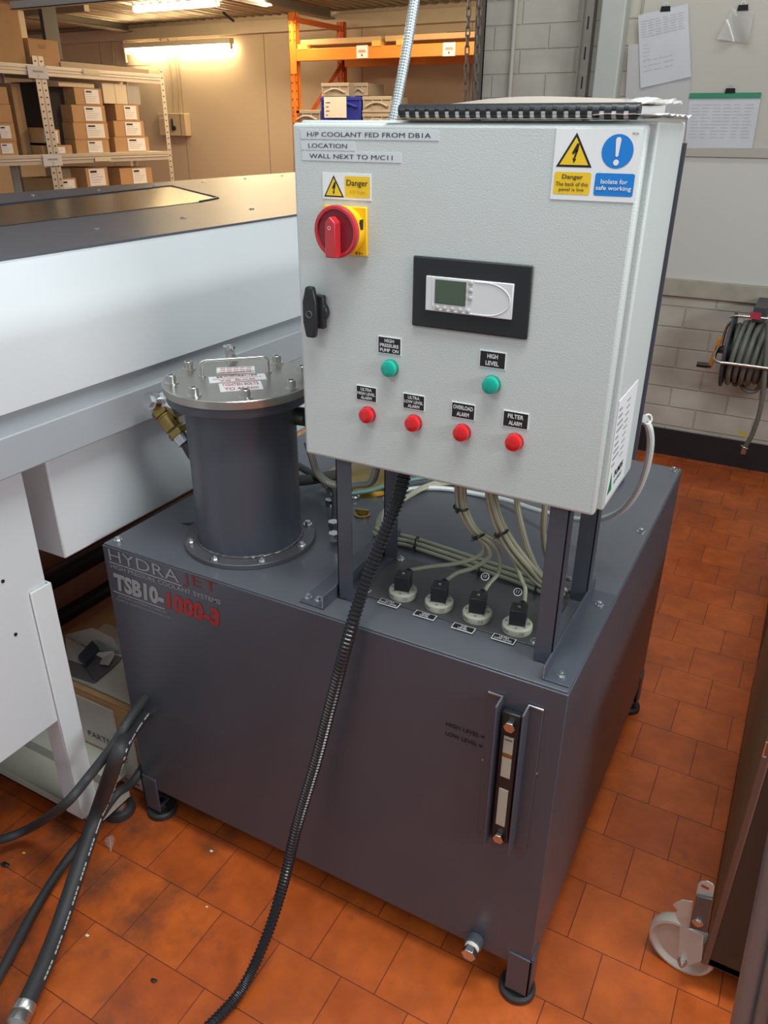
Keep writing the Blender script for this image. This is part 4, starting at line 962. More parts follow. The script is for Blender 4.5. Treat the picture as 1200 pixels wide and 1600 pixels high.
m.use(BLUE); rrect(m, cx_ + w * 0.02, cx_ + w * 0.475, cz_ - h * 0.42, cz_ - h * 0.10, KY - 0.0013)
m.use(INK).text('Danger', (cx_ - w * 0.25, KY - 0.0014, cz_ - h * 0.175), UX, UZ, h * 0.082, w * 0.25, 0.012)
m.text('The back of this', (cx_ - w * 0.25, KY - 0.0014, cz_ - h * 0.27), UX, UZ, h * 0.058, w * 0.39, 0.006)
m.text('panel is live', (cx_ - w * 0.25, KY - 0.0014, cz_ - h * 0.355), UX, UZ, h * 0.062, w * 0.30, 0.006)
m.use(WINK).text('Isolate for', (cx_ + w * 0.247, KY - 0.0014, cz_ - h * 0.215), UX, UZ, h * 0.066, w * 0.31, 0.012)
m.text('safe working', (cx_ + w * 0.247, KY - 0.0014, cz_ - h * 0.315), UX, UZ, h * 0.082, w * 0.41, 0.012)
m.use(INK).text('PE36', (cx_ + w * 0.42, KY - 0.0014, cz_ + h * 0.44), UX, UZ, h * 0.03, w * 0.07)
obj('warning_sign', m, parent=kb, smooth=0)

# rotary isolator
cx_, cz_, w, h = qrect([(509, 320), (575, 323), (576, 399), (509, 397)])
iso = obj('isolator_switch', MB().box(cx_ - w / 2, cx_ + w / 2, KY - 0.006, KY, cz_ - h / 2, cz_ + h / 2), YELP, kb, bevel=0.002)
rc = X(cx_ - 0.001, KY - 0.006, cz_ + 0.001)
obj('collar', MB().lathe([(0.040, 0), (0.040, 0.018), (0.038, 0.020)], rc, (0, -1, 0), 48), YELP, iso)
obj('dial', MB().use(REDP).lathe([(0.040, 0.020), (0.0425, 0.022), (0.0425, 0.029), (0.040, 0.031), (0.036, 0.031), (0.035, 0.027)], rc, (0, -1, 0), 56), parent=iso)
obj('dial_face', MB().cyl(rc - UY * 0.0265, rc - UY * 0.028, 0.035, 40), mat('dark_red_plastic', (0.22, 0.012, 0.02), 0.35), iso)
pc = rc - UY * 0.034
m = MB().use(REDP).poly([(rc.x - 0.010, rc.y - 0.028, rc.z - 0.040), (rc.x + 0.010, rc.y - 0.028, rc.z - 0.040), (rc.x + 0.010, rc.y - 0.028, rc.z + 0.016), (rc.x, rc.y - 0.028, rc.z + 0.026), (rc.x - 0.010, rc.y - 0.028, rc.z + 0.016)], (0, -0.020, 0))
m.use(WINK).text('O', (rc.x, rc.y - 0.0486, rc.z + 0.008), UX, UZ, 0.006)
obj('knob', m, parent=iso, bevel=0.0015)
obj('marking', MB().text('0 3 •', (cx_ + w * 0.33, KY - 0.0062, cz_ - h * 0.44), UX, UZ, 0.005, 0.014, 0.03), INK, iso, smooth=0)
obj('lock_slot', MB().box(rc.x + 0.0385, rc.x + 0.0405, rc.y - 0.014, rc.y - 0.005, rc.z + 0.004, rc.z + 0.020), INK, iso)

# door handle
hc = cf(497, 485); m = MB()
hx_, hz_ = hc.x, hc.z
m.lathe([(0.020, 0), (0.020, 0.010), (0.017, 0.013)], (hx_ + 0.006, KY, hz_), (0, -1, 0), 28)
m.poly([(hx_ + 0.0, KY - 0.002, hz_ - 0.030), (hx_ + 0.02, KY - 0.002, hz_ - 0.030), (hx_ + 0.02, KY - 0.002, hz_ + 0.030), (hx_, KY - 0.002, hz_ + 0.030)], (0, -0.012, 0))
hd = obj('door_handle', m, BLACK, kb, bevel=0.002)
pts = [(-0.010, -0.046), (0.008, -0.046), (0.013, -0.020), (0.013, 0.020), (0.007, 0.046), (-0.008, 0.046), (-0.016, 0.018), (-0.016, -0.018)]
obj('lever', MB().poly([(hx_ + a - 0.002, KY - 0.013, hz_ + b) for a, b in pts], (0, -0.013, 0)), BLACK, hd, bevel=0.003)
m = MB().torus((hx_ - 0.003, KY - 0.0262, hz_ - 0.003), (0, 1, 0), 0.006, 0.0009, 24, 6)
obj('lock_cap', m, mat('grey_plastic_line', (0.12, 0.12, 0.13), 0.4), hd)

# display with black bezel
cx_, cz_, w, h = qrect([(648, 399), (836, 414), (824, 529), (645, 509)])
m = MB().box(cx_ - w / 2, cx_ + w / 2, KY - 0.006, KY, cz_ - h / 2, cz_ + h / 2)
dp = obj('display_bezel', m, BLACK, kb, bevel=0.004, segs=3)
sx0, sx1 = cf(669, 455).x, cf(804, 470).x; sz0 = (cf(669, 484).z + cf(802, 497).z) / 2; sz1 = (cf(671, 430).z + cf(806, 442).z) / 2
GW = mat('display_white', (0.70, 0.71, 0.72), 0.35); D2 = KY - 0.006
pn = obj('panel', MB().box(sx0, sx1, D2 - 0.004, D2 + 0.001, sz0, sz1), GW, dp, bevel=0.001)
W_ = sx1 - sx0; H_ = sz1 - sz0
obj('screen', MB().use(mat('screen_frame', (0.10, 0.10, 0.10), 0.4)).box(sx0 + 0.115 * W_, sx0 + 0.475 * W_, D2 - 0.0052, D2 - 0.004, sz0 + 0.24 * H_, sz0 + 0.93 * H_).use(mat('lcd_green', (0.075, 0.11, 0.07), 0.25)).box(sx0 + 0.125 * W_, sx0 + 0.465 * W_, D2 - 0.0056, D2 - 0.005, sz0 + 0.26 * H_, sz0 + 0.91 * H_), parent=dp, smooth=0)
bts = [(0.145 + 0.09 * k, 0.115) for k in range(5)] + [(0.525, 0.92 - 0.215 * k) for k in range(3)]
for a, b in bts:
    obj('button', MB().lathe([(0.0042, 0.0), (0.0036, 0.0026), (0.0025, 0.0032)], (sx0 + a * W_ * 1.0, D2 - 0.004, sz0 + b * H_), (0, -1, 0), 16), mat('button_grey', (0.50, 0.49, 0.48), 0.35, 0.2), dp)
m = MB(); pts = [(sx0 + (0.70 + 0.275 * math.cos(a)) * W_, D2 - 0.0042, sz0 + (0.5 + 0.46 * math.sin(a)) * H_) for a in [(-PI / 2 + PI * k / 24) for k in range(25)]]
m.tube([(sx0 + 0.57 * W_, D2 - 0.0042, sz0 + 0.04 * H_)] + pts + [(sx0 + 0.57 * W_, D2 - 0.0042, sz0 + 0.96 * H_)], 0.0009, 6)
m.tube([(sx0 + 0.085 * W_, D2 - 0.0042, sz0 + 0.97 * H_), (sx0 + 0.085 * W_, D2 - 0.0042, sz0 + 0.2 * H_), (sx0 + 0.11 * W_, D2 - 0.0042, sz0 + 0.06 * H_), (sx0 + 0.57 * W_, D2 - 0.0042, sz0 + 0.04 * H_)], 0.0007, 6)
obj('raised_outline', m, GW, dp)

# pilot lights with plates
GRN = mat('green_lens', (0.0, 0.40, 0.29), 0.22, 0, 0.02, coat=0.5); REDL = mat('red_lens', (0.68, 0.010, 0.014), 0.22, 0, 0.02, coat=0.5)
GRD = mat('green_lens_rim', (0.0, 0.20, 0.14), 0.2, 0, 0.02); RDD = mat('red_lens_rim', (0.35, 0.008, 0.012), 0.2, 0, 0.02)
lights = [(606, 577, 0), (765, 603, 0), (571, 650, 1), (643, 663, 1), (719, 678, 1), (801, 693, 1)]
for u, v, k in lights:
    c = cf(u, v, 0.012)
    b = obj('pilot_light', MB().lathe([(0.0158, 0), (0.0158, 0.004), (0.0138, 0.0055)], (c.x, KY, c.z), (0, -1, 0), 36), RDD if k else GRD, kb)
    obj('lens', MB().lathe([(0.0148, 0.004), (0.0150, 0.010), (0.0138, 0.0135), (0.0105, 0.0148), (0.005, 0.0154)], (c.x, KY, c.z), (0, -1, 0), 36), REDL if k else GRN, b)
plates = [((609, 540), 0.047, 0.031, ['HIGH', 'PRESSURE', 'PUMP  ON']), ((770, 562), 0.047, 0.029, ['HIGH', 'LEVEL']), ((573, 615), 0.044, 0.029, ['ULTRA', 'HIGH LEVEL', 'ALARM']), ((647, 628), 0.044, 0.029, ['ULTRA', 'LOW LEVEL', 'ALARM']),
          ((724, 642), 0.045, 0.029, ['OVERLOAD', 'ALARM']), ((806, 656), 0.046, 0.029, ['FILTER', 'ALARM'])]
for (u, v), w, h, ls in plates:
    c = cf(u, v); plate((c.x, KY, c.z), w, h, ls, UX, UZ, 'engraved_plate', kb)
# maker's plate on the right side
P = [on(u, v, 'x', KX1) for u, v in ((950, 668), (993, 605), (990, 700), (943, 786))]
ya, yb = 0.178, 0.318
za, zb = 1.125, 1.310
m = MB().use(WHITE).box(KX1, KX1 + 0.0012, ya, yb, za, zb)
m.use(mat('grey_print_fine', (0.25, 0.26, 0.27), 0.6))
for k in range(9):
    z = zb - 0.018 - k * 0.0125
    m.box(KX1 + 0.0012, KX1 + 0.0016, ya + 0.008, ya + 0.008 + 0.02 + 0.008 * ((k * 5) % 4), z - 0.0018, z + 0.0018)
    m.box(KX1 + 0.0012, KX1 + 0.0016, ya + 0.065, ya + 0.065 + 0.025 + 0.01 * ((k * 3) % 3), z - 0.0012, z + 0.0012)
m.use(INK).text('PUMPS', (KX1 + 0.0013, ya + 0.075, za + 0.040), UY, UZ, 0.013, 0.062, 0.03)
m.use(mat('green_logo', (0.01, 0.20, 0.08), 0.5)).text('EQUIPMENT', (KX1 + 0.0013, ya + 0.078, za + 0.022), UY, UZ, 0.008, 0.06, 0.03)
m.poly([(KX1 + 0.0015, ya + 0.006, za + 0.014), (KX1 + 0.0015, ya + 0.036, za + 0.014), (KX1 + 0.0015, ya + 0.021, za + 0.052)])
obj('makers_plate', m, parent=kb, smooth=0)
# glands at the back edge
for u, v, r in ((1008, 622, 0.014), (1004, 650, 0.012)):
    c = on(u - 6, v, 'x', KX1 - 0.02)
    obj('cable_gland', MB().cyl((KX1 - 0.012, KYB - 0.002, c.z), (KX1 - 0.012, KYB + 0.035, c.z), r, 16).hexa((KX1 - 0.012, KYB + 0.006, c.z), (KX1 - 0.012, KYB + 0.018, c.z), r * 1.25), BLACK, kb)

# ================================================================ MANUAL AND PAPER ON THE CABINET
KT = KZ1
a, b = on(626, 178, 'y', 0.165), on(1001, 172, 'y', 0.165)
sx0_, sx1_ = a.x, b.x
mn = thing('comb_bound_manual', 'thick comb-bound manual lying on top of the control cabinet', 'book', ((sx0_ + sx1_) / 2, 0.26, KT))
m = MB().use(mat('manual_cover', (0.72, 0.66, 0.60), 0.5))
nx = 24; rows = []
def sheet_block(x0, x1, y0, y1, z0, th, curl):
    vs = []; fs = []; ny = 8
    for t_ in (0, 1):
        for j in range(ny + 1):
            for i in range(nx + 1):
                fx, fy = i / nx, j / ny
                z = z0 + 0.010 * math.exp(-fy * 6) * 0 + t_ * th + curl * (fy ** 2) * (0.4 + 0.6 * math.sin(fx * PI)) + 0.002 * math.sin(fx * 7) * fy
                vs.append((x0 + (x1 - x0) * fx, y0 + (y1 - y0) * fy, z))
    N = (nx + 1) * (ny + 1)
    for j in range(ny):
        for i in range(nx):
            q_ = j * (nx + 1) + i; fs.append((q_ + nx + 1, q_ + nx + 2, q_ + 1, q_)); fs.append((N + q_, N + q_ + 1, N + q_ + nx + 2, N + q_ + nx + 1))
    for i in range(nx): fs.append((i, i + 1, N + i + 1, N + i)); q_ = ny * (nx + 1) + i; fs.append((q_ + 1, q_, N + q_, N + q_ + 1))
    for j in range(ny): q_ = j * (nx + 1); fs.append((q_ + nx + 1, q_, N + q_, N + q_ + nx + 1)); q_ += nx; fs.append((q_, q_ + nx + 1, N + q_ + nx + 1, N + q_))
    return vs, fs
vs, fs = sheet_block(sx0_ + 0.004, sx1_ - 0.004, 0.172, 0.36, KT + 0.002, 0.017, 0.010)
obj('pages', MB().use(PAPER).add(vs, fs), parent=mn, smooth=30)
vs, fs = sheet_block(sx0_ + 0.001, sx1_ + 0.018, 0.168, 0.372, KT + 0.0215, 0.0008, 0.016)
obj('cover', MB().add(vs, fs), mat('manual_cover_card', (0.50, 0.44, 0.38), 0.30), mn)
rb = 0.0108; cz_ = KT + 0.0118; cy_ = 0.164
m = MB().use(BLACK).cyl((sx0_, cy_ - 0.0003, cz_ + 0.0022), (sx1_, cy_ - 0.0003, cz_ + 0.0022), rb * 0.80, 24)
for k in range(22):
    x = sx0_ + (sx1_ - sx0_) * (k + 0.5) / 22
    pts = [(cy_ + rb * math.cos(a), cz_ + rb * math.sin(a)) for a in [2 * PI * j / 20 for j in range(20)]]
    m.cyl((x - 0.0050, cy_, cz_), (x + 0.0050, cy_, cz_), rb, 28)
obj('comb_spine', m, BLACK, mn)
m = MB().use(mat('spine_gloss', (0.55, 0.55, 0.56), 0.2, 0.3))
for k in range(21):
    x = sx0_ + (sx1_ - sx0_) * (k + 1) / 22; m.cyl((x - 0.0040, cy_, cz_ - 0.0018), (x + 0.0040, cy_, cz_ - 0.0018), rb * 0.82, 24)
obj('page_edges', m, parent=mn)
# crumpled paper and clear sleeve
def crumple(x0, x1, y0, y1, z, amp, nx=22, ny=14, th=0.0006, seed=1, lift=0.0):
    r = random.Random(seed); ph = [(r.uniform(8, 40), r.uniform(8, 40), r.uniform(0, 6)) for _ in range(7)]
    vs = []; fs = []
    for t_ in (0, 1):
        for j in range(ny + 1):
            for i in range(nx + 1):
                x, y = x0 + (x1 - x0) * i / nx, y0 + (y1 - y0) * j / ny
                h = sum(abs(math.sin(a * x * 2 + b * y * 2 + c)) for a, b, c in ph) / 7
                vs.append((x, y, z + t_ * th + amp * h + lift * (i / nx) ** 2))
    N = (nx + 1) * (ny + 1)
    for j in range(ny):
        for i in range(nx): q_ = j * (nx + 1) + i; fs.append((q_ + nx + 1, q_ + nx + 2, q_ + 1, q_)); fs.append((N + q_, N + q_ + 1, N + q_ + nx + 2, N + q_ + nx + 1))
    for i in range(nx): fs.append((i, i + 1, N + i + 1, N + i)); q_ = ny * (nx + 1) + i; fs.append((q_ + 1, q_, N + q_, N + q_ + 1))
    for j in range(ny): q_ = j * (nx + 1); fs.append((q_ + nx + 1, q_, N + q_, N + q_ + nx + 1)); q_ += nx; fs.append((q_, q_ + nx + 1, N + q_ + nx + 1, N + q_))
    return vs, fs
vs, fs = crumple(-0.11, -0.012, 0.150, 0.37, KT + 0.001, 0.010, seed=3)
tag(obj('paper_sheet', MB().add(vs, fs), PAPER, smooth=0, at=(-0.05, 0.2, KT)), 'crumpled white paper on the cabinet top right of the manual', 'paper')
CLR = mat('clear_plastic', (0.85, 0.87, 0.88), 0.12, 0, 0.0, alpha=0.30)
vs, fs = crumple(-0.075, -0.022, 0.165, 0.33, KT + 0.014, 0.018, seed=5)
tag(obj('plastic_sleeve', MB().add(vs, fs), CLR, smooth=0, at=(-0.05, 0.2, KT + .012)), 'crumpled clear plastic sleeve on the paper at the manual\'s right end', 'plastic sleeve')
vs, fs = crumple(-0.44, -0.10, 0.152, 0.166, KT + 0.0008, 0.002, nx=50, ny=2, seed=9)
tag(obj('paper_sheet', MB().add(vs, fs), mat('grey_paper', (0.55, 0.52, 0.47), 0.7), smooth=0, at=(-0.2, 0.155, KT)), 'thin creased sheet peeping out under the manual spine', 'paper')

XF[:] = [1.0, Vector((0, 0, 0))]
obj('tag_ring', MB().torus(on(1012, 655, 'y', 0.30), (1, -0.9, 0.3), 0.0085, 0.0017, 24, 6), WHITE, kb)
# ================================================================ CABLES
BRZ = braid('steel_braid', (0.22, 0.25, 0.27), (0.72, 0.78, 0.80), 700, 6)
BRC = braid('cable_braid', (0.20, 0.20, 0.13), (0.66, 0.65, 0.48), 1400, 4, 0.25, 0.32)
BRW = braid('white_steel_braid', (0.50, 0.54, 0.53), (0.95, 0.97, 0.96), 900, 5, 0.15)
ca, cb = on(648, 0, 'y', 0.35), on(636, 75, 'y', 0.335)
pts = [ca + (ca - cb) * 9, ca + (ca - cb) * 3, on(648, 0, 'y', 0.35), on(636, 75, 'y', 0.335), on(622, 150, 'y', 0.32), on(613, 195, 'y', 0.31), on(603, 260, 'y', 0.305)]
tag(obj('braided_conduit', MB().tube(spline(pts, 10), 0.0088, 16), BRZ, at=pts[4]), 'thick steel-braided conduit rising from behind the control cabinet', 'conduit')
# silver braided loop on the right
def low(u, v, y, z0=0.858):
    p = on(u, v, 'y', y); return p if p.z > z0 else on(u, v, 'z', z0)
pts = [X(0.004, 0.285, 1.252), on(1007, 655, 'y', 0.31), on(1015, 672, 'y', 0.32), on(1016, 700, 'y', 0.335), on(1008, 738, 'y', 0.355), on(993, 772, 'y', 0.38), on(970, 798, 'y', 0.41), on(940, 811, 'y', 0.45), on(905, 812, 'y', 0.49), low(870, 806, 0.53), low(830, 795, 0.57), low(795, 783, 0.62), low(745, 772, 0.7), low(690, 763, 0.78), low(640, 765, 0.80), low(600, 780, 0.8)]
tag(obj('braided_cable', MB().tube(spline(pts, 10), 0.0068, 14), BRW, at=pts[5]), 'silver braided cable looping from the cabinet back across the tank top', 'cable')
# ribbed black conduit hanging down the tank front
rp = [on(634, 748, 'y', 0.10) + UZ * 0.02, on(624, 775, 'y', 0.085), on(612, 805, 'y', 0.07), on(590, 860, 'y', 0.040), on(566, 925, 'y', 0.0), on(549, 980, 'y', -0.030), on(534, 1035, 'y', -0.045), on(516, 1105, 'y', -0.050), on(494, 1190, 'y', -0.055), on(463, 1295, 'y', -0.075), on(443, 1380, 'y', -0.115), on(416, 1465, 'y', -0.19), on(378, 1545, 'y', -0.28), on(330, 1600, 'z', 0.018), on(270, 1650, 'z', 0.018)]
sp = resample(spline(rp, 24), 0.0021)
rad = [0.0128 if (k % 4) in (0, 1) else 0.0104 for k in range(len(sp))]
tag(obj('ribbed_conduit', MB().tube(sp, rad, 14), mat('black_nylon', (0.016, 0.016, 0.019), 0.2, 0, 0.05), at=rp[7], smooth=0), 'black ribbed flexible conduit hanging from the cabinet down to the floor', 'conduit')
# cables dropping from the cabinet to the level sensors
def cab(pts, r, label, mm=None, name='sensor_cable', grp=None, n=10, tagring=False):
    o = tag(obj(name, MB().tube(spline(pts, 10), r, n), mm or BRC, at=pts[0]), label, 'cable', grp); return o
KB = KWZ0 - 0.004
def up_(u, v, y): return on(u, v, 'y', y)
b1 = [(719, 770, .13), (722, 795, .132), (740, 828, .145)]
offs = (-0.007, -0.0025, 0.0025, 0.007)
ends = [[(757, 850, .16), (752, 868, .17), (720, 880, .17), (675, 886, .168)], [(762, 855, .16), (764, 872, .17), (740, 888, .175), (715, 896, .17)], [(770, 850, .16), (780, 870, .175), (778, 895, .19), (765, 910, .175)], [(780, 848, .16), (802, 880, .18), (812, 905, .18), (818, 920, .17)]]
names_ = ['leftmost sensor', 'second sensor from the left', 'third sensor from the left', 'rightmost sensor']
for i in range(4):
    dx = X(offs[i], 0.004 * (i % 2), 0)
    pts = [X(up_(717, 750, .13).x + offs[i], 0.13, KB)] + [up_(*q_) + dx for q_ in b1] + [up_(*q_) + dx * 0.4 for q_ in ends[i]] + [plug_top[i]]
    cab(pts, 0.0042, 'pale braided cable running from the cabinet to the ' + names_[i], grp='cables to the level sensors')
b2s = [[(762, 772, .14), (770, 810, .145), (788, 850, .155), (815, 885, .18), (845, 915, .24), (880, 930, .30)], [(768, 772, .14), (777, 810, .145), (797, 850, .155), (825, 885, .18), (850, 912, .24), (885, 928, .30)], [(774, 774, .15), (784, 812, .155), (804, 848, .165), (832, 885, .19), (856, 908, .24), (890, 925, .30)]]
for i, q_ in enumerate(b2s):
    pts = [X(up_(q_[0][0], 762, .14).x, 0.14, KB)] + [up_(*w) for w in q_]
    pts = [p if p.z > 0.861 else X(p.x, p.y, 0.861) for p in pts]
    cab(pts, 0.0048, ['left', 'middle', 'right'][i] + ' of three braided cables bundled in front of the right posts', grp='bundled cables at the right posts', name='braided_cable')
for i, q_ in enumerate(([(808, 785, .15), (817, 830, .16), (830, 870, .19), (848, 900, .25), (880, 915, .30)], [(851, 795, .18), (849, 830, .20), (853, 865, .25), (866, 895, .28), (890, 905, .33)])):
    pts = [X(up_(q_[0][0], 775, q_[0][2]).x, q_[0][2], KB)] + [up_(*w) for w in q_]
    pts = [p if p.z > 0.861 else X(p.x, p.y, 0.861) for p in pts]
    cab(pts, 0.0055, ['single thicker braided cable dropping between bundle and right posts', 'braided cable dropping just left of the front right post'][i], name='braided_cable')
# bundle lying across the tank top from left to right
for i in range(4):
    dv = X(0, 0.010 * i - 0.004, 0.0055 if i % 2 else 0)
    pts = [on(u, v, 'z', 0.858) + dv for u, v in ((585, 830), (600, 842), (640, 852), (690, 868), (740, 885), (800, 905), (850, 925), (880, 935))]
    cab(pts, 0.0046, ['front', 'second', 'third', 'rear'][i] + ' cable of the tied bundle lying across the tank top', name='braided_cable', grp='tied bundle across the tank top')
# upper bundle behind the ribbed conduit
for i in range(3):
    dv = X(0, 0.010 * i, 0.002 * i)
    pts = [on(u, v, 'z', 0.860) + dv for u, v in ((592, 835), (590, 815), (602, 797), (630, 782), (660, 765), (690, 757), (720, 755))]
    cab(pts, 0.0048, ['front', 'middle', 'rear'][i] + ' cable of the curved bundle behind the ribbed conduit', name='braided_cable', grp='curved bundle behind the ribbed conduit')
# thick braided loop under the left of the cabinet
pts = [up_(480, 690, .24), up_(487, 712, .24), up_(497, 740, .25), up_(520, 757, .26), up_(560, 757, .26), up_(585, 745, .25), X(up_(592, 735, .24).x, .24, KB)]
cab(pts, 0.0085, 'thick braided loop hanging below the cabinet\'s left corner', name='braided_cable', mm=braid('dull_braid', (0.16, 0.16, 0.13), (0.55, 0.54, 0.46), 700, 5, 0.5))
pts = [on(548, 771, 'z', 0.87), on(580, 766, 'z', 0.87), on(610, 757, 'z', 0.87), on(660, 747, 'z', 0.872), on(720, 742, 'z', 0.87)]
tag(obj('air_hose', MB().tube(spline(pts, 8), 0.0055, 12), mat('teal_hose', (0.12, 0.26, 0.24), 0.4), at=pts[0]), 'pale teal hose across the tank top behind the left posts', 'hose')
pts = [on(456, 722, 'z', 0.90), on(490, 742, 'z', 0.90), on(520, 762, 'z', 0.895), on(524, 790, 'z', 0.875), on(523, 835, 'z', 0.865)]
tag(obj('rubber_hose', MB().tube(spline(pts, 8), 0.0095, 14), RUBBER, at=pts[0]), 'black rubber hose emerging between canister and left post', 'hose')
t = thing('hose_couplings', 'zinc hose couplings on the tank top just left of the front left post', 'fitting', tuple(on(517, 785, 'z', 0.86)))
for u, v in ((517, 765), (516, 785), (521, 820), (522, 838)):
    c = on(u, v, 'z', 0.872); obj('coupling', MB().hexa(c - UZ * 0.009, c + UZ * 0.009, 0.013), ZINC, t)
# cable ties
def tie(u, v, y, r, axis, lb, z=None):
    c = on(u, v, 'y', y) if z is None else on(u, v, 'z', z)
    u_, w_ = basis(axis)
    m = MB().torus(c, axis, r, 0.0022, 24, 6).obox(c + u_ * (r + 0.002), u_ * 0.004, w_ * 0.003, Vector(axis).normalized() * 0.003)
    m.tube([c + u_ * r, c + u_ * (r + 0.014) + w_ * 0.004], 0.001, 6)
    tag(obj('cable_tie', m, BLACK, at=c), lb, 'cable tie', 'black cable ties')
tie(720, 793, .132, 0.0125, (0.1, 0, 1), 'black tie round the sensor cables just below the cabinet')
tie(748, 836, .152, 0.0125, (0.5, 0, -1), 'black tie round the sensor cables where they fan out')
tie(783, 832, .15, 0.013, (0.5, 0, -1), 'black tie round the three bundled cables near the right posts')
tie(651, 849, 0, 0.016, (1, 0.2, 0), 'black tie on the lying bundle near the left end', 0.862)
tie(750, 888, 0, 0.016, (1, 0.2, 0), 'black tie on the lying bundle behind the third sensor', 0.862)
tie(838, 917, 0, 0.018, (1, 0.2, 0), 'black tie on the lying bundle beside the right post', 0.862)
for i, (u, v, lb) in enumerate(((758, 901, 'round white cable tag above the third sensor'), (809, 925, 'round white cable tag above the rightmost sensor'))):
    c = on(u, v, 'y', .165)
    ax_ = (CAMPOS - c).normalized()
    m = MB().use(WHITE).torus(c, (0.1, -0.6, 0.8), 0.0072, 0.0011, 24, 6).use(INK).cyl(c, c + X(0.01, -0.06, 0.08) * 0.01, 0.0066, 20).use(WINK).text('10' if i == 0 else '11', c + X(0.01, -0.06, 0.08) * 0.012, UX, X(0, 0.8, 0.6), 0.006)
    tag(obj('cable_tag', m, at=c), lb, 'tag')
t = on(758, 775, 'z', TZ)
tag(obj('white_tag', MB().use(WHITE).box(t.x - 0.014, t.x + 0.014, t.y - 0.008, t.y + 0.008, TZ, TZ + 0.001).use(INK).text('L1', (t.x, t.y, TZ + 0.001), UX, UY, 0.009), at=(t.x, t.y, TZ)), 'small white lettered tag lying on the tank top behind the cables', 'tag') if False else None

# ================================================================ HOSES ON THE FLOOR
q3 = lambda u, v, z: on(u, v, 'z', z)
hs = [([X(-1.112, 0.25, 0.40), on(212, 1110, 'y', -0.05), on(180, 1160, 'y', -0.13), on(140, 1212, 'y', -0.20), on(100, 1258, 'y', -0.27), on(50, 1292, 'z', 0.09), on(0, 1312, 'z', 0.06), on(-80, 1325, 'z', 0.04)], 0.0115, 'thin black hose arching from the tank\'s left corner to the photo edge', None),
      ([X(-1.114, 0.25, 0.36), on(209, 1135, 'y', -0.05), on(185, 1180, 'y', -0.16), on(155, 1262, 'z', 0.17), on(125, 1350, 'z', 0.10), on(95, 1440, 'z', 0.05), on(68, 1510, 'z', 0.035), on(40, 1570, 'z', 0.03)], 0.0195, 'thick black hose with white print and a steel ferrule, on the floor', 'f'),
      ([X(-1.112, 0.20, 0.25), on(216, 1210, 'y', 0.0), on(180, 1243, 'y', -0.09), on(140, 1300, 'z', 0.07), on(100, 1350, 'z', 0.03), on(55, 1420, 'z', 0.018), on(20, 1485, 'z', 0.018), on(-15, 1550, 'z', 0.018)], 0.0115, 'thin black hose running under the thick hose to the photo\'s left edge', None)]
for pts, r, lb, k in hs:
    t = thing('rubber_hose', lb, 'hose', tuple(pts[4]), 'black rubber hoses on the floor')
    S = spline(pts, 14); obj('hose', MB().tube(S, r, 20), RUBBER, t)
    if k:
        d = (pts[-1] - pts[-2]).normalized(); e = pts[-1]
        m = MB().lathe([(0.020, 0), (0.023, 0.002), (0.023, 0.018), (0.0215, 0.020), (0.023, 0.022), (0.023, 0.042), (0.019, 0.046), (0.015, 0.05), (0.017, 0.09)], e - d * 0.004, d, 32)
        obj('ferrule', m, mat('ferrule_steel', (0.55, 0.55, 0.53), 0.32, 0.9, 0.1, 30), t)
        m = MB(); st = resample(S, 0.011)
        side = X(0.93, 0.1, 0.36)
        for i, p in enumerate(st[12:-4]):
            if (i * 7) % 5 == 0: continue
            tg = (st[13 + i] - p).normalized(); s2 = (side - tg * side.dot(tg)).normalized(); w2 = tg.cross(s2)
            m.obox(p + s2 * (r + 0.0001), tg * 0.0042, w2 * 0.0018, s2 * 0.0005)
        obj('hose_print', m, mat('hose_white_print', (0.55, 0.55, 0.52), 0.6), t, smooth=0)

# feather and crumbs
c = on(172, 1321, 'z', 0.003); m = MB()
m.tube([c + X(-0.020, 0.018, 0), c + X(0, 0.002, 0.003), c + X(0.016, -0.012, 0)], 0.0006, 6)
fd = X(0.036, -0.030, 0)
for k in range(11):
    t_ = k / 10; s0 = c + X(-0.020, 0.018, 0.002) + fd * t_; ln = 0.013 * math.sin(PI * (0.15 + 0.8 * t_))
    for s_ in (-1, 1):
        d_ = X(0.64 * s_ - 0.5, 0.77 * s_ + 0.42, 0.25 + 0.1 * (k % 3)) * ln; m.tube([s0, s0 + d_ * 0.6, s0 + d_ + X(0, 0, -0.001)], [0.0005, 0.0004, 0.0002], 4)
tag(obj('feather', m, mat('feather_white', (0.7, 0.66, 0.63), 0.8), at=c), 'small white feather on the tiles beside the machine foot', 'feather')
for (u, v, r, mm, lb) in ((240, 1533, 0.006, INK, 'dark crumb on the tiles left of the ribbed conduit'), (323, 1417, 0.0025, WHITE, 'tiny white crumb on the tiles in front of the tank'), (136, 1462, 0.004, WHITE, 'tiny white splinter on the tiles right of the hoses'), (37, 1333, 0.004, YEL, 'yellow crumb on the dirty tiles near the left photo edge'), (330, 1330, 0.004, WHITE, 'white scrap on the tiles close to the tank\'s shadow'), (8, 1352, 0.009, INK, 'dark lump on the tiles at the left photo edge')):
    c = on(u, v, 'z', 0.0)
    m = MB().sphere(c + UZ * r * 0.35, r, 10, 6, (1.2, 0.8, 0.45)).sphere(c + X(r * .8, r * .3, r * .3), r * 0.6, 8, 5, (1, 1, 0.5))
    tag(obj('crumb', m, mm, at=c), lb, 'debris')

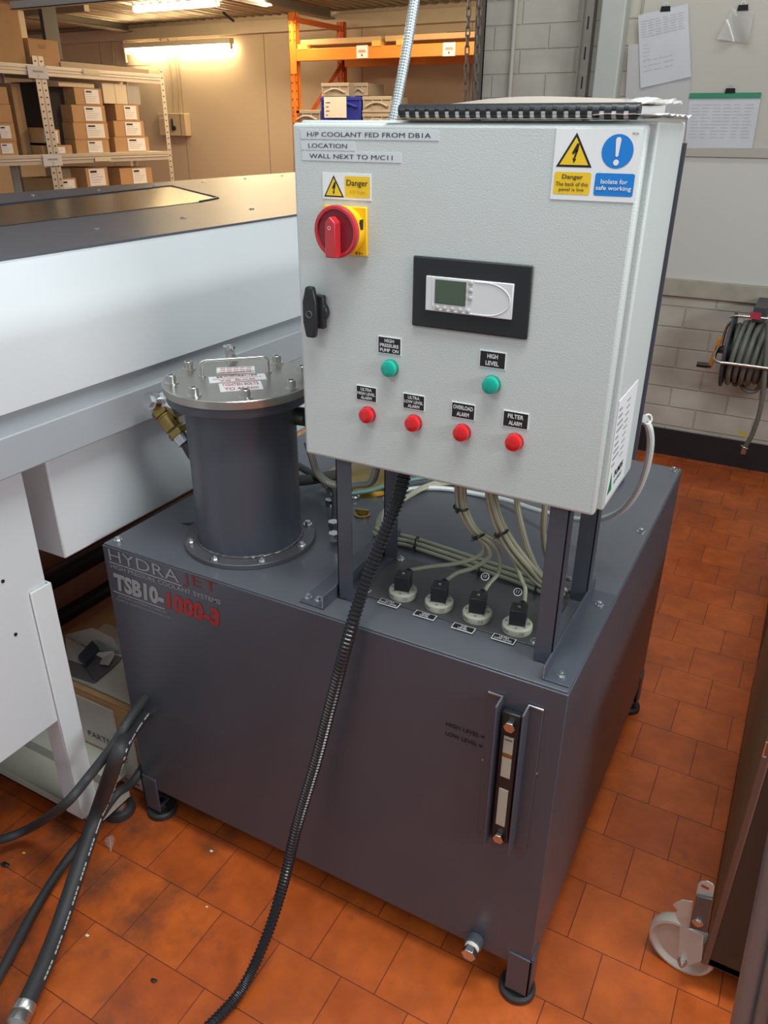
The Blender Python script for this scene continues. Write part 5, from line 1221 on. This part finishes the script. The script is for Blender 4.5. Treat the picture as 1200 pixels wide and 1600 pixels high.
# ================================================================ HOSE REEL ON THE BACK WALL
RY = 3.20
def ry(u, v, y=RY): return on(u, v, 'y', y)
r0 = ry(1160, 550)
hr = thing('hose_reel', 'wall-mounted hose reel wound with grey hose on the painted block wall', 'hose reel', (r0.x, YB, r0.z - 0.25))
DK = mat('reel_dark_plastic', (0.05, 0.05, 0.055), 0.5)
CXR, CZR = ry(1165, 550).x, ry(1165, 550).z
xl = ry(1134, 550).x; xr = xl + 0.30
for x in (xl, xr):
    obj('side_disc', MB().lathe([(0.17, 0), (0.185, 0.004), (0.185, 0.014), (0.17, 0.018), (0.05, 0.012)], (x, RY, CZR), (1, 0, 0), 48), DK, hr)
obj('hub', MB().cyl((xl, RY, CZR), (xr, RY, CZR), 0.06, 28), DK, hr)
HG = mat('grey_hose', (0.15, 0.15, 0.125), 0.45, 0, 0.1, 30)
m = MB(); pts = []
for k in range(9 * 28): a = 2 * PI * k / 28; pts.append((xl + 0.03 + 0.24 * k / (9 * 28), RY + 0.12 * math.cos(a), CZR + (0.13 + 0.012 * math.sin(k * 0.6)) * math.sin(a)))
m.tube(pts, 0.013, 10); pts = []
for k in range(7 * 28): a = 2 * PI * k / 28; pts.append((xr - 0.04 - 0.22 * k / (7 * 28) + 0.012 * math.sin(k * .23), RY + 0.145 * math.cos(a), CZR + (0.152 + 0.012 * math.sin(k * 0.31)) * math.sin(a)))
m.tube(pts, 0.013, 10)
obj('wound_hose', m, HG, hr)
m = MB().tube(spline([ry(1143, 575), ry(1147, 600), ry(1152, 598), ry(1155, 585)], 6), 0.010, 8).tube(spline([ry(1150, 570), ry(1160, 605), ry(1178, 612), ry(1190, 598), ry(1196, 570)], 8), 0.011, 8)
obj('drooping_loops', m, HG, hr)
e_ = ry(1163, 700, 3.06)
m = MB().tube(spline([ry(1201, 500, 3.03), ry(1197, 560, 3.03), ry(1190, 630, 3.04), ry(1177, 675, 3.05), e_], 8), 0.012, 10)
obj('hanging_hose', m, HG, hr)
m = MB().cyl(e_, e_ - UZ * 0.03, 0.013, 14).torus(e_ + UZ * 0.005, (0.3, 0.2, 1), 0.017, 0.003)
obj('hose_clip', m, ZINC, hr)
obj('yellow_tag', MB().obox(ry(1161, 679, 3.045), (0.022, 0, -0.014), (0, 0.002, 0), (0.003, 0, 0.005)), mat('yellow_tag', (0.6, 0.5, 0.02), 0.5), hr)
cr = ry(1112, 560)
m = MB().use(mat('crank_orange', (0.78, 0.27, 0.01), 0.4)).obox(((cr.x + xl) / 2 + 0.0 - 0.02, RY, (ry(1119, 525).z + ry(1107, 578).z) / 2), (0.010, 0, 0.0), (0, 0.012, 0), (0.012, 0, 0.078))
ck = obj('crank', m, parent=hr, bevel=0.003)
a, b = ry(1089, 569), ry(1108, 571)
obj('crank_grip', MB().cyl(a, X(b.x + 0.01, b.y, a.z), 0.014, 16), BLACK, ck)
obj('axle', MB().cyl((xl - 0.05, RY, CZR), (xl, RY, CZR), 0.02, 16), DK, hr)
CH = mat('chrome_tube', (0.62, 0.62, 0.6), 0.2, 1.0)
za_, zb_ = CZR + 0.155, CZR - 0.03
m = MB().tube(spline([(xl - 0.01, RY - 0.05, za_ + .02), (xl + .05, RY - 0.06, za_ + 0.03), (xr, RY - .06, za_ + .03)], 6), 0.007, 10)
m.tube(spline([(xl - 0.035, RY, CZR + 0.02), (xl - 0.035, RY - 0.15, CZR - 0.01), (xl - 0.01, RY - 0.19, CZR - 0.02), (xl + .05, RY - 0.19, CZR - 0.02), (xr, RY - .19, CZR - .02)], 8), 0.008, 10)
m.tube(spline([(xl - 0.025, RY - 0.02, CZR + 0.02), (xl - 0.015, RY - 0.05, CZR + 0.12), (xl + 0.01, RY - 0.05, za_ + 0.02)], 6), 0.007, 10)
obj('guide_frame', m, CH, hr)
m = MB().obox((xl + 0.12, RY + 0.09, CZR + 0.20), (0.03, 0, 0), (0, 0.155, 0), (0, 0, 0.035))
br_ = obj('wall_bracket', m, DK, hr, bevel=0.003)
obj('red_tag', MB().obox((xl + 0.105, RY - 0.07, CZR + 0.195), (0.024, 0, 0), (0, 0.006, 0), (0, 0, 0.016)), mat('red_tag', (0.45, 0.03, 0.06), 0.5), hr)

# ================================================================ PAPERS ON THE BOARD
PY = YB - 0.022
def pb(u, v, d=0.0): return on(u, v, 'y', PY - d)
def clipfix(parent, u, v):
    c = pb(u, v, 0.006)
    m = MB().use(INK).poly([(c.x - 0.024, c.y + 0.006, c.z - 0.011), (c.x + 0.024, c.y + 0.006, c.z - 0.011), (c.x + 0.020, c.y + 0.001, c.z + 0.011), (c.x - 0.020, c.y + 0.001, c.z + 0.011)], (0, -0.008, 0))
    m.use(ZINC).torus((c.x, c.y - 0.004, c.z + 0.016), (0, 1, 0), 0.009, 0.0015, 16, 6)
    obj('binder_clip', m, parent=parent)
def doc(name, px, label, cat, m_, d, lines=(), ink=None, seed=1, strip=None, clip=None, wav=0.003, grp=None):
    P = [pb(u, v, d) for u, v in px]    # tl, tr, br, bl
    t = thing(name, label, cat, tuple((P[2] + P[3]) / 2), grp)
    m = MB().use(m_); n_ = 10; vs = []
    for t_ in (0, 1):
        for j in range(n_ + 1):
            for i in range(n_ + 1):
                a, b = i / n_, j / n_
                p = (P[3] * (1 - a) + P[2] * a) * (1 - b) + (P[0] * (1 - a) + P[1] * a) * b
                vs.append(p + X(0, -t_ * 0.0006 - wav * (1 - b) * (0.5 + 0.5 * math.sin(a * 5 + seed + b * 3)), 0))
    N = (n_ + 1) ** 2; fs = []
    for j in range(n_):
        for i in range(n_):
            q_ = j * (n_ + 1) + i; fs.append((q_ + n_ + 1, q_ + n_ + 2, q_ + 1, q_)); fs.append((N + q_, N + q_ + 1, N + q_ + n_ + 2, N + q_ + n_ + 1))
    m.add(vs, fs)
    obj('sheet', m, parent=t, smooth=60)
    if lines:
        m = MB().use(ink or mat('faint_print', (0.45, 0.46, 0.48), 0.7)); r = random.Random(seed)
        for (a0, a1, b) in lines:
            n2 = 6
            for i in range(n2):
                aa, ab = a0 + (a1 - a0) * i / n2, a0 + (a1 - a0) * (i + r.uniform(0.5, 0.95)) / n2
                def PT(a, b): return (P[3] * (1 - a) + P[2] * a) * (1 - b) + (P[0] * (1 - a) + P[1] * a) * b + X(0, -0.0012 - wav * (1 - b) * (0.5 + 0.5 * math.sin(a * 5 + seed + b * 3)), 0)
                m.add([PT(aa, b - 0.006), PT(ab, b - 0.006), PT(ab, b + 0.006), PT(aa, b + 0.006)], [(0, 1, 2, 3)])
        obj('print', m, parent=t, smooth=0)
    if strip:
        m = MB().use(strip); a, b = P[0], P[1]; m.poly([a + X(0, -0.003, -0.02), b + X(0, -0.003, -0.02), b + X(0, -0.003, 0.004), a + X(0, -0.003, 0.004)], (0, -0.002, 0)); obj('coloured_header', m, parent=t)
    if clip: clipfix(t, *clip)
    return t
L1 = [(0.05 + 0.0, 0.95, 0.90 - 0.035 * k) for k in range(7)] + [(0.08, 0.2, 0.58 - 0.05 * k) for k in range(5)] + [(0.06, 0.7, 0.36 - 0.07 * k) for k in range(3)]
doc('pinned_document', [(982, 70), (1080, 60), (1078, 185), (976, 178)], 'half-hidden plastic-sleeved sheet under the clipped document on the board', 'document', mat('sleeve_grey', (0.52, 0.50, 0.50), 0.25), 0.0, seed=4, wav=0.002)
doc('pinned_document', [(997, 24), (1075, 6), (1080, 120), (1001, 138)], 'white printed sheet hanging from a black clip on the board', 'document', mat('document_white', (0.60, 0.60, 0.63), 0.4), 0.006, L1, seed=2, clip=(1040, 14))
doc('plastic_wallet', [(1078, 147), (1190, 146), (1175, 232), (1070, 231)], 'clear wallet with green header and printed sheet clipped on the board', 'wallet', mat('document_white', (0.60, 0.60, 0.63), 0.4), 0.002, [(0.05, 0.95, 0.80 - 0.06 * k) for k in range(11)], seed=6, strip=mat('green_header', (0.03, 0.24, 0.13), 0.4), clip=(1141, 142), wav=0.004)
t = doc('plastic_bag', [(1143, 14), (1178, 18), (1171, 68), (1122, 62)], 'small clear plastic bag hanging from a black clip, top right', 'bag', mat('clear_bag', (0.62, 0.60, 0.57), 0.1, alpha=0.45), 0.004, seed=8, clip=(1161, 12), wav=0.03)

# ================================================================ TROLLEY AND TUBES ON THE RIGHT
BRN = mat('brown_board_shaded', (0.045, 0.028, 0.019), 0.45, 0, 0.12, 8); OLV = mat('olive_brown_board', (0.17, 0.11, 0.06), 0.5, 0, 0.12, 6)  # near end lies in shade: its board colour is darkened, the side kept lighter
VX, VY = 0.318, 0.205
tr = thing('trolley', 'dark brown boarded trolley on castors at the right photo edge', 'trolley', (0.65, 0.7, 0))
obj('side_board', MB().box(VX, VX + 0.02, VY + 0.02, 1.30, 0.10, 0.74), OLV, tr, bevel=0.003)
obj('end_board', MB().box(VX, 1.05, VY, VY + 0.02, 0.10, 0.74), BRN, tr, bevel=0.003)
obj('edge_bead', MB().box(VX - 0.003, VX + 0.012, VY - 0.004, VY + 0.02, 0.10, 0.74), mat('brown_edge', (0.14, 0.07, 0.05), 0.4), tr, bevel=0.003)
obj('far_side_board', MB().box(1.03, 1.05, VY, 1.30, 0.10, 0.74), BRN, tr)
obj('rear_board', MB().box(VX + .02, 1.03, 1.28, 1.30, 0.10, 0.74), BRN, tr)
obj('base_board', MB().box(VX, 1.05, VY, 1.30, 0.10, 0.12), BRN, tr)
hn = on(1198, 1160, 'x', VX - 0.004)
obj('wire_handle', MB().tube([(VX, hn.y - .02, hn.z + 0.016), (VX - 0.006, hn.y - .02, hn.z + 0.016), (VX - 0.006, hn.y - .02, hn.z - 0.016), (VX, hn.y - .02, hn.z - 0.016)], 0.0018, 8), mat('bright_wire', (0.7, 0.6, 0.5), 0.2, 1.0), tr)
# castor
wc = X(0.274, 0.250, 0.0745)
cp = lambda u, v, y=0.196: on(u, v, 'y', y)
def plate_(px, y, th, name, mt, par):
    P = [cp(u, v, y) for u, v in px]; return obj(name, MB().poly(P[::-1], (0, th, 0)), mt, par, bevel=0.0008)
FZ = mat('fork_zinc', (0.50, 0.51, 0.48), 0.4, 0.45, 0.1, 20)
cs = plate_([(1087, 1400), (1090, 1383), (1094, 1378), (1105, 1377), (1114, 1382), (1116, 1386), (1113, 1406)], 0.200, 0.003, 'castor', FZ, tr)
plate_([(1088, 1401), (1113, 1406), (1104, 1458), (1077, 1450)], 0.192, 0.008, 'mount_block', mat('grey_bracket', (0.13, 0.125, 0.12), 0.4, 0.6), cs)
plate_([(1051, 1414), (1056, 1410), (1066, 1406), (1083, 1409), (1078, 1452), (1067, 1450), (1060, 1440), (1055, 1428), (1058, 1422)], 0.196, 0.002, 'fork_top', FZ, cs)
plate_([(1062, 1450), (1078, 1453), (1099, 1463), (1096, 1502), (1078, 1508), (1066, 1510), (1058, 1500)], 0.197, 0.002, 'fork', FZ, cs)
WH = mat('nylon_wheel', (0.56, 0.50, 0.44), 0.35, 0.1, 0.12, 14)
obj('wheel', MB().use(WH).lathe([(0.012, -0.008), (0.034, -0.008), (0.054, -0.006), (0.064, -0.015), (0.070, -0.014), (0.0735, -0.006), (0.0735, 0.006), (0.070, 0.014), (0.064, 0.015), (0.054, 0.006), (0.034, 0.008), (0.012, 0.008)], wc, (-0.18, -1, 0), 64), parent=cs)
nc = cp(1066, 1502, 0.195)
obj('axle_nut', MB().cyl(nc + X(0, 0.02, 0), nc, 0.011, 20).hexa(nc, nc - UY * 0.008, 0.009).cyl(nc, nc - UY * 0.014, 0.0045, 12), COPP, cs)
bc = cp(1090, 1441, 0.192)
obj('mount_bolt', MB().cyl(bc, bc - UY * 0.002, 0.011, 20).cyl(bc - UY * 0.002, bc - UY * 0.006, 0.007, 16), ALU, cs)
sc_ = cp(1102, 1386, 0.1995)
obj('slot_hole', MB().obox(sc_, (0.007, 0, -0.001), (0, 0.0005, 0), (0.0005, 0, 0.003)), mat('slot_red_tile', (0.25, 0.06, 0.02), 0.6), cs)  # colour of the floor tile showing through the slot
obj('pilot_hole', MB().cyl(cp(1097, 1408, 0.1918), cp(1097, 1408, 0.1915), 0.003, 12), INK, cs)
for (x, y) in ((0.98, 0.27), (0.39, 1.22), (0.98, 1.22)):
    m = MB().use(WH).lathe([(0.012, -0.012), (0.062, -0.013), (0.062, 0.013), (0.012, 0.012)], (x, y, 0.062), (0, 1, 0), 40).use(ZINC).box(x - 0.02, x + 0.02, y - 0.02, y + 0.02, 0.07, 0.10)
    obj('castor', m, parent=tr)
# dark sack behind the trolley
tag(obj('dark_crate', MB().box(0.325, 0.95, 1.36, 2.35, 0.0, 0.72), mat('dark_crate_brown', (0.030, 0.020, 0.017), 0.6), bevel=0.03, at=(0.6, 1.8, 0)), 'very dark crate behind the brown trolley at the right edge', 'crate')
# grey tubes nearest the camera
GT = mat('grey_tube_paint', (0.20, 0.21, 0.22), 0.35, 0.3)
def tubev(u0, v0, u1, v1, y, label, r=0.0125):
    a, b = on(u0, v0, 'y', y), on(u1, v1, 'y', y); d = (b - a) / (b.z - a.z); lo = a + d * (0.0 - a.z); hi = a + d * (0.95 - a.z)
    tag(obj('steel_tube', MB().tube([lo, hi], r, 20), GT, at=lo), label, 'tube', 'grey tubes at the right edge')
tubev(1158, 1600, 1213, 1335, 0.02, 'upright grey steel tube in front of the trolley, left one', 0.018)
tubev(1190, 1600, 1241, 1360, 0.02, 'upright grey steel tube in front of the trolley, middle one', 0.018)
tubev(1222, 1600, 1270, 1380, 0.0, 'upright grey steel tube at the bottom right corner of the photo', 0.018)

for o in ALLW:
    if '_w' in o: del o['_w']
